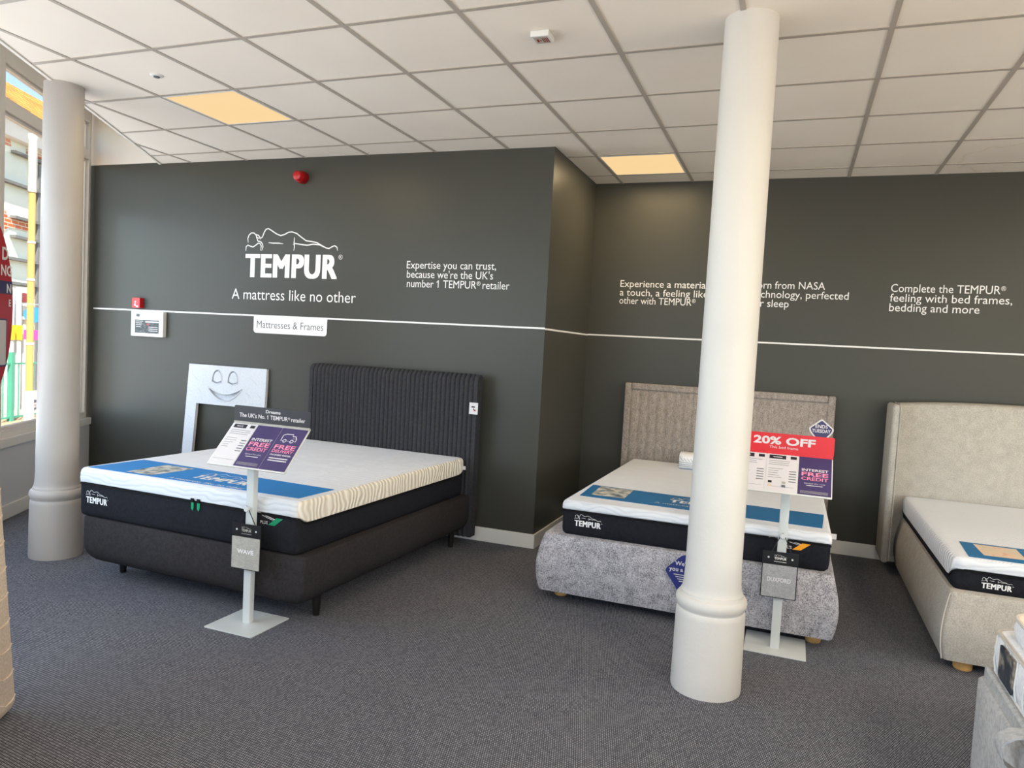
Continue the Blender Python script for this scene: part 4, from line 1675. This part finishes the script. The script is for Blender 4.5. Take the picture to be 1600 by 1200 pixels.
# ------------------------------------------------------------------ bed in the right foreground
dv = thing('divan_bed', 'pale grey divan base cut off at the lower right corner, strap handle', 'bed', (1.5, 2.15, 0))
dx, dy = 1.5, 2.15
m = MB()
m.loft([rr(0.728-dx, 2.27-dx, 1.15-dy, 3.125-dy, 0.02, z, 4) for z in (0.012, 0.355)]+[rr(0.736-dx, 2.262-dx, 1.158-dy, 3.117-dy, 0.02, 0.366, 4)])
m.build('base', M['divan_fab'], dv, smooth=40)
m = MB()
m.loft([rr(0.742-dx, 2.256-dx, 1.164-dy, 3.108-dy, 0.02, z, 4) for z in (0.366, 0.406)]+[rr(0.750-dx, 2.248-dx, 1.172-dy, 3.10-dy, 0.02, 0.414, 4)])
m.build('lid', M['divan_fab'], dv, smooth=40)
m = MB()
for off in (0.0,):
    prof = [(0.800, 2.55, 0.419), (0.745, 2.55, 0.421), (0.700, 2.552, 0.412), (0.672, 2.555, 0.388), (0.664, 2.558, 0.360), (0.676, 2.56, 0.325), (0.700, 2.56, 0.300), (0.726, 2.56, 0.285)]
    rings = []
    vs, fs = [], []
    for (x, y, z) in prof:
        vs += [(x-dx, y-dy-0.035, z), (x-dx, y-dy+0.035, z), (x-dx+0.004, y-dy+0.035, z-0.004), (x-dx+0.004, y-dy-0.035, z-0.004)]
    for i in range(len(prof)-1):
        for k in range(4):
            q = (k+1) % 4
            fs.append((4*i+k, 4*i+q, 4*i+4+q, 4*i+4+k))
    m.add(vs, fs)
m.build('strap_handle', M['divan_fab'], dv, smooth=50)
qm = thing('mattress', 'white quilted pocket mattress on the pale grey divan, photo label on its side', 'mattress', (1.5, 2.15, 0.414))
m = MB()
rs = []
for z, o in ((0.414, 0.01), (0.420, 0.0), (0.45, -0.008), (0.50, -0.011), (0.545, -0.006), (0.560, 0.0), (0.567, 0.012)):
    rs.append(rr(0.768-dx+o, 2.24-dx-o, 1.17-dy+o, 3.088-dy-o, 0.05, z-0.414, 6))
m.loft(rs)
m.build('ticking', M['quilt_white'], qm, smooth=60)
for z in (0.419, 0.560):
    m = MB()
    ring = rr(0.765-dx, 2.243-dx, 1.167-dy, 3.091-dy, 0.052, z-0.414, 6)
    m.tube(ring+[ring[0]], 0.0065, 6)
    m.build('piping', M['piping'] if z > 0.5 else M['white'], qm)
m = MB()
for k in range(10):
    y = 3.03-0.085*k
    m.tube([(0.7585-dx, y-dy-0.010, 0.012), (0.7555-dx, y-dy+0.004, 0.05), (0.7545-dx, y-dy-0.006, 0.09), (0.760-dx, y-dy+0.006, 0.138)], 0.0035, 5)
m.build('quilting', M['white'], qm)
m = MB()
LB = frame((0.7515-dx, 2.955-dy, 0.02), (0, -1, 0), (0, 0, 1))
m.prism(rr2(0.0, 0.17, 0.0, 0.115, 0.01), -0.004, 0.002, LB)
m.build('photo_label', M['photo_c'], qm, smooth=0)
tp = thing('mattress_topper', 'thick cream quilted topper with green tufts on the white pocket mattress', 'topper', (1.5, 2.15, 0.567))
m = MB()
rs = []
for z, o in ((0.567, 0.012), (0.575, 0.0), (0.61, -0.008), (0.645, 0.0)):
    rs.append(rr(0.795-dx+o, 2.235-dx-o, 1.2-dy+o, 3.045-dy-o, 0.10, z-0.567, 8))
m.loft(rs, cap=(True, False))
m.build('border', M['quilt_white'], tp, smooth=60)
m = MB()
m.loft([rr(0.795-dx+o, 2.235-dx-o, 1.2-dy+o, 3.045-dy-o, 0.10, z-0.567, 8) for z, o in ((0.645, 0.0), (0.656, 0.02), (0.662, 0.06), (0.664, 0.12))], cap=(False, True))
m.build('top_panel', M['cream'], tp, smooth=60)
m = MB()
ring = rr(0.793-dx, 2.237-dx, 1.198-dy, 3.047-dy, 0.102, 0.645-0.567, 8)
m.tube(ring+[ring[0]], 0.007, 6)
m.build('piping', M['piping'], tp)
for i in range(4):
    for j in range(4):
        m = MB()
        m.lathe([(0.02, 0.0), (0.021, 0.006), (0.014, 0.010), (0.001, 0.011)], 0.90-dx+0.4*i, 2.925-dy-0.42*j, 16, Matrix.Translation((0, 0, 0.0955)))
        m.build('tuft', plain('olive_green_tuft', rgb(110, 124, 74), 0.8, 0.2) if (i, j) == (0, 0) else bpy.data.materials['olive_green_tuft'], tp)

# ------------------------------------------------------------------ beige quilted mattress standing at the left edge
um = thing('upright_mattress', 'beige quilted mattress standing on edge, cut off at the left border', 'mattress', frame((-2.709, 1.879, 0.006), (EX, EY, 0), (-NX*0.075, -NY*0.075, 1)))
m = MB()
rs = []
UL, UT, UH = 1.3, 0.26, 1.55
for h, o in ((0.0, 0.025), (0.012, 0.010), (0.04, 0.0), (UH-0.05, 0.0), (UH-0.012, 0.012), (UH, 0.03)):
    rs.append([(p[0], h, -p[1]) for p in rr(o, UL-o, -UT+o, -o, 0.02, 0, 5)])
m.loft(rs)
m.build('ticking', M['beige_quilt'], um, smooth=50)
m = MB()
for k in range(15):
    h = 0.06+0.10*k
    for q in range(8):
        x = 0.010+0.16*q
        m.tube([(x, h, 0.002), (x+0.03, h-0.012, -0.0015), (x+0.08, h-0.012, -0.0015), (x+0.11, h+0.004, 0.002)], 0.003, 5)
m.build('quilting', M['beige_quilt'], um)

# ------------------------------------------------------------------ red oval sign hung in the window
RS = frame((KX+EX*2.13+NX*0.10, KY+EY*2.13+NY*0.10, 1.575), (EX, EY, 0), (0, 0, 1))
if (RS.to_3x3() @ Vector((0, 0, 1))).dot(nn) < 0:
    RS = frame((KX+EX*2.13+NX*0.10, KY+EY*2.13+NY*0.10, 1.575), (-EX, -EY, 0), (0, 0, 1))
sg = thing('window_sign', 'red oval promotional sign hung in the window, cut off at the left border', 'sign', RS)
A_, B_ = 0.45, 0.70
m = MB()
ell = [(A_*math.cos(2*math.pi*k/64), B_*math.sin(2*math.pi*k/64)) for k in range(64)]
m.prism(ell, -0.003, 0.003)
m.build('board', M['crimson'], sg, smooth=0)


def ellx(y):
    return A_*math.sqrt(max(0, 1-(y/B_)**2))


m = MB()
ys = [0.195-0.013*k for k in range(8)]
m.prism([(-ellx(y), y) for y in ys]+[(ellx(y), y) for y in ys[::-1]], 0.003, 0.0042)
m.build('band', M['navy'], sg, smooth=0)
m = MB()
txt(m, 'NG', 0.425, 0.235, 0.075, bold=0.03, align='R', z=0.0046)
txt(m, 'N', 0.420, 0.115, 0.065, bold=0.03, align='R', z=0.0046)
txt(m, 'E', 0.420, 0.02, 0.05, bold=0.03, align='R', z=0.0046)
txt(m, 'D', 0.375, 0.345, 0.09, bold=0.03, align='R', z=0.0046)
m.build('lettering', M['vinyl'], sg, smooth=0)
m = MB()
m.prism(rr2(-0.33, 0.37, -0.41, -0.07, 0.015), 0.003, 0.004)
pn_ = m.build('panel_border', M['navy'], sg, smooth=0)
m = MB()
m.prism(rr2(-0.318, 0.358, -0.398, -0.082, 0.012), 0.004, 0.005)
m.build('panel', M['paper'], pn_, smooth=0)

# ------------------------------------------------------------------ the street outside
gd = MB()
gd.prism([(-40, -12), (14, -12), (14, 6.6), (XMAX+0.2, 6.6), (XMAX+0.2, YMIN-0.2), (SX-0.3, YMIN-0.2), (KX-0.25, KY-0.05), (KX-0.25, 20), (-40, 30)], -0.3, -0.11)
struct(gd.build('ground', M['pavement'], smooth=0))
# frame along the street: x away from the viewer, z towards the shop
STD = (-0.40, 0.9165, 0)
RL = frame((-11.674, 8.046, -0.11), STD, (0, 0, 1))
rd = MB()
rd.box(-14, 16, -0.01, 0.005, -9.0, -0.35)
o = rd.build('road', M['road'], smooth=0, matrix=RL)
struct(o)
rl = thing('street_railing', 'green iron pedestrian railing along the kerb outside', 'railing', RL)
m = MB()
for y in (0.915, 0.06):
    m.box(-5, 6, y-0.014, y+0.014, -0.012, 0.012)
m.build('rail', M['teal'], rl, smooth=0)
for k in range(-2, 4):
    m = MB()
    m.box(k*1.9-0.22-0.035, k*1.9-0.22+0.035, 0.0, 1.10, -0.035, 0.035)
    m.build('post', M['teal'], rl, smooth=0)
for k in range(-11, 16):
    x = -0.03+0.38*k
    m = MB()
    m.box(x-0.008, x+0.008, 0.06, 0.9, -0.008, 0.008)
    m.build('baluster', M['teal'], rl, smooth=0)
pl = thing('street_pole', 'tall ochre and white street pole between window and railing', 'pole', (-10.69, 7.51, -0.11))
m = MB()
m.lathe([(0.048, 0.55), (0.045, 3.45), (0.042, 3.5)], n=20)
m.build('shaft', M['pole'], pl)
m = MB()
m.lathe([(0.075, 0.0), (0.07, 0.1), (0.060, 0.56)], n=20)
m.build('foot', M['facade_white'], pl)
m = MB()
m.lathe([(0.05, 3.5), (0.060, 3.52), (0.060, 4.25), (0.066, 4.26), (0.066, 4.34), (0.01, 4.35)], n=20)
m.build('sleeve', M['facade_white'], pl)
for z in (1.25, 2.2, 2.75):
    m = MB()
    m.lathe([(0.047, z), (0.053, z+0.005), (0.053, z+0.03), (0.047, z+0.035)], n=20)
    m.build('clamp', M['facade_white'], pl)
# traffic light and two posts beyond the railing
FD = Vector((-0.835, 0.55, 0))


def at(px, dist, z=-0.11):
    """a spot on the ground in a compass direction from the shop, given as bearing and distance"""
    a = math.radians(px)
    return (math.sin(a)*dist, math.cos(a)*dist, z)


tl = thing('traffic_light', 'traffic light with red lamp across the street', 'traffic light', frame(at(-55.28, 16.0), (0.55, 0.835, 0), (-0.835, 0.55, 0)))
m = MB()
m.lathe([(0.06, 0), (0.05, 1.70)], n=16)
m.build('pole', M['facade_white'], tl)
m = MB()
m.box(-0.13, 0.13, -0.12, 0.10, 1.62, 2.20)
m.build('housing', M['facade_white'], tl, smooth=0, bevel=0.02)
m = MB()
T = frame((0, -0.122, 2.02), (1, 0, 0), (0, 0, 1))
m.lathe([(0.085, 0), (0.085, 0.02), (0.001, 0.03)], n=20, T=T)
m.build('lamp', emit('red_signal_lamp', (0.8, 0.03, 0.05, 1), 0.9), tl)
m = MB()
T = frame((0, -0.122, 1.79), (1, 0, 0), (0, 0, 1))
m.lathe([(0.085, 0), (0.085, 0.02), (0.001, 0.03)], n=20, T=T)
m.build('lens', M['facade_ledge'], tl)
for ang, dist, lab in ((-55.95, 15.6, 'white post with yellow band nearer the red sign'), (-55.56, 15.8, 'white post with yellow band next to the traffic light')):
    b = thing('banded_post', lab+' across the street', 'post', at(ang, dist), 'banded posts across the street')
    m = MB()
    m.lathe([(0.05, 0), (0.05, 2.15), (0.04, 2.17)], n=16)
    m.build('shaft', M['facade_white'], b)
    m = MB()
    m.lathe([(0.07, 1.26), (0.07, 1.52)], n=16)
    m.build('band', M['yellow'], b)
sb = thing('street_sign', 'blue round and magenta street signs on a post beside the ochre pole', 'sign', frame(at(-54.78, 15.5), (0.55, 0.835, 0), (-0.835, 0.55, 0)))
m = MB()
m.lathe([(0.03, 0), (0.03, 2.0)], n=12)
m.build('post', M['facade_white'], sb)
m = MB()
T = frame((0.0, -0.035, 1.72), (1, 0, 0), (0, 0, 1))
m.lathe([(0.14, 0), (0.14, 0.015)], n=24, T=T)
m.build('round_plate', M['sign_blue'], sb)
m = MB()
m.box(-0.13, 0.13, -0.05, -0.035, 1.28, 1.45)
m.build('lower_plate', M['magenta'], sb, smooth=0)

# building across the street: white-green panels between ledges, brick, orange tiled roof
BF = frame((-16.444, 11.384, -0.22), STD, (0, 0, 1))
bd = thing('street_building', 'pale building across the street with brick patches and orange tiled roof', 'building', BF)
m = MB()
m.box(-12, 16, 0, 5.70, -8, 0)
m.build('wall', M['facade'], bd, smooth=0)
for y in (2.50, 3.03, 3.52, 3.94, 4.66, 5.34):
    m = MB()
    m.box(-11.8 if y not in (5.34, 3.94, 3.52) else -0.50, 15.8, y, y+0.06, 0.0, 0.13)
    m.build('ledge', M['facade_ledge'], bd, smooth=0)
m = MB()
m.box(-12.1, 16.1, 5.62, 5.98, -0.05, 0.22)
m.box(-12.1, 16.1, 5.98, 6.05, -0.05, 0.34)
m.build('eave', M['facade_white'], bd, smooth=0)
# pitched roof in its own frame so the tile courses follow the slope
rt = frame((-12.2, 6.05, 0.42), (1, 0, 0), (0, 0.64, -0.77))
m = MB()
m.box(0, 28.4, 0, 2.0, -0.06, 0.0)
rfo = m.build('roof', M['roof'], bd, smooth=0)
rfo.matrix_local = rt
m = MB()
m.prism([(-1.6, 3.55), (-0.80, 3.55), (-0.58, 3.73), (0.10, 3.73), (0.10, 3.94), (-0.58, 3.94), (-0.80, 4.20), (-1.6, 4.20)], 0.0, 0.02)
m.build('brick_patch', M['brick'], bd, smooth=0)
m = MB()
m.prism([(-1.2, 5.47), (-0.52, 5.47), (-0.56, 5.64), (-1.2, 5.64)], 0.0, 0.02)
m.build('brick_patch', M['brick'], bd, smooth=0)
m = MB()
m.box(0.02, 3.5, 5.46, 5.56, 0.0, 0.03)
m.build('brick_band', M['brick'], bd, smooth=0)
m = MB()
m.box(-11.5, 15.5, 0.35, 2.25, 0.0, 0.03)
m.build('shop_window', M['shop_glass'], bd, smooth=0)
for x in [-11+1.3*k for k in range(21)]:
    m = MB()
    m.box(x-0.06, x+0.06, 0.1, 2.45, 0.0, 0.10)
    m.build('shop_post', M['facade_white'], bd, smooth=0)
m = MB()
m.box(-11.6, 15.6, 2.25, 2.48, 0.0, 0.06)
m.build('shop_fascia', M['facade_white'], bd, smooth=0)
m = MB()
m.box(0.33, 0.43, 0.0, 5.3, 0.0, 0.10)
m.build('drainpipe', M['facade_ledge'], bd, smooth=0)  # dark box standing in for the shadow strip beside the street pole
# the left bed is turned very slightly out of square with the room
_piv = Matrix.Translation((-2.285, 2.985, 0))
_rot = _piv @ Matrix.Rotation(math.radians(-1.2), 4, 'Z') @ _piv.inverted()
bpy.context.view_layer.update()
for _o in list(COL.objects):
    if _o.parent is None and _o.get('label') and 'charcoal bed' in _o['label'] and _o['category'] in ('mattress', 'banner'):
        _o.matrix_world = _rot @ _o.matrix_world
bed.matrix_world = _rot @ bed.matrix_world
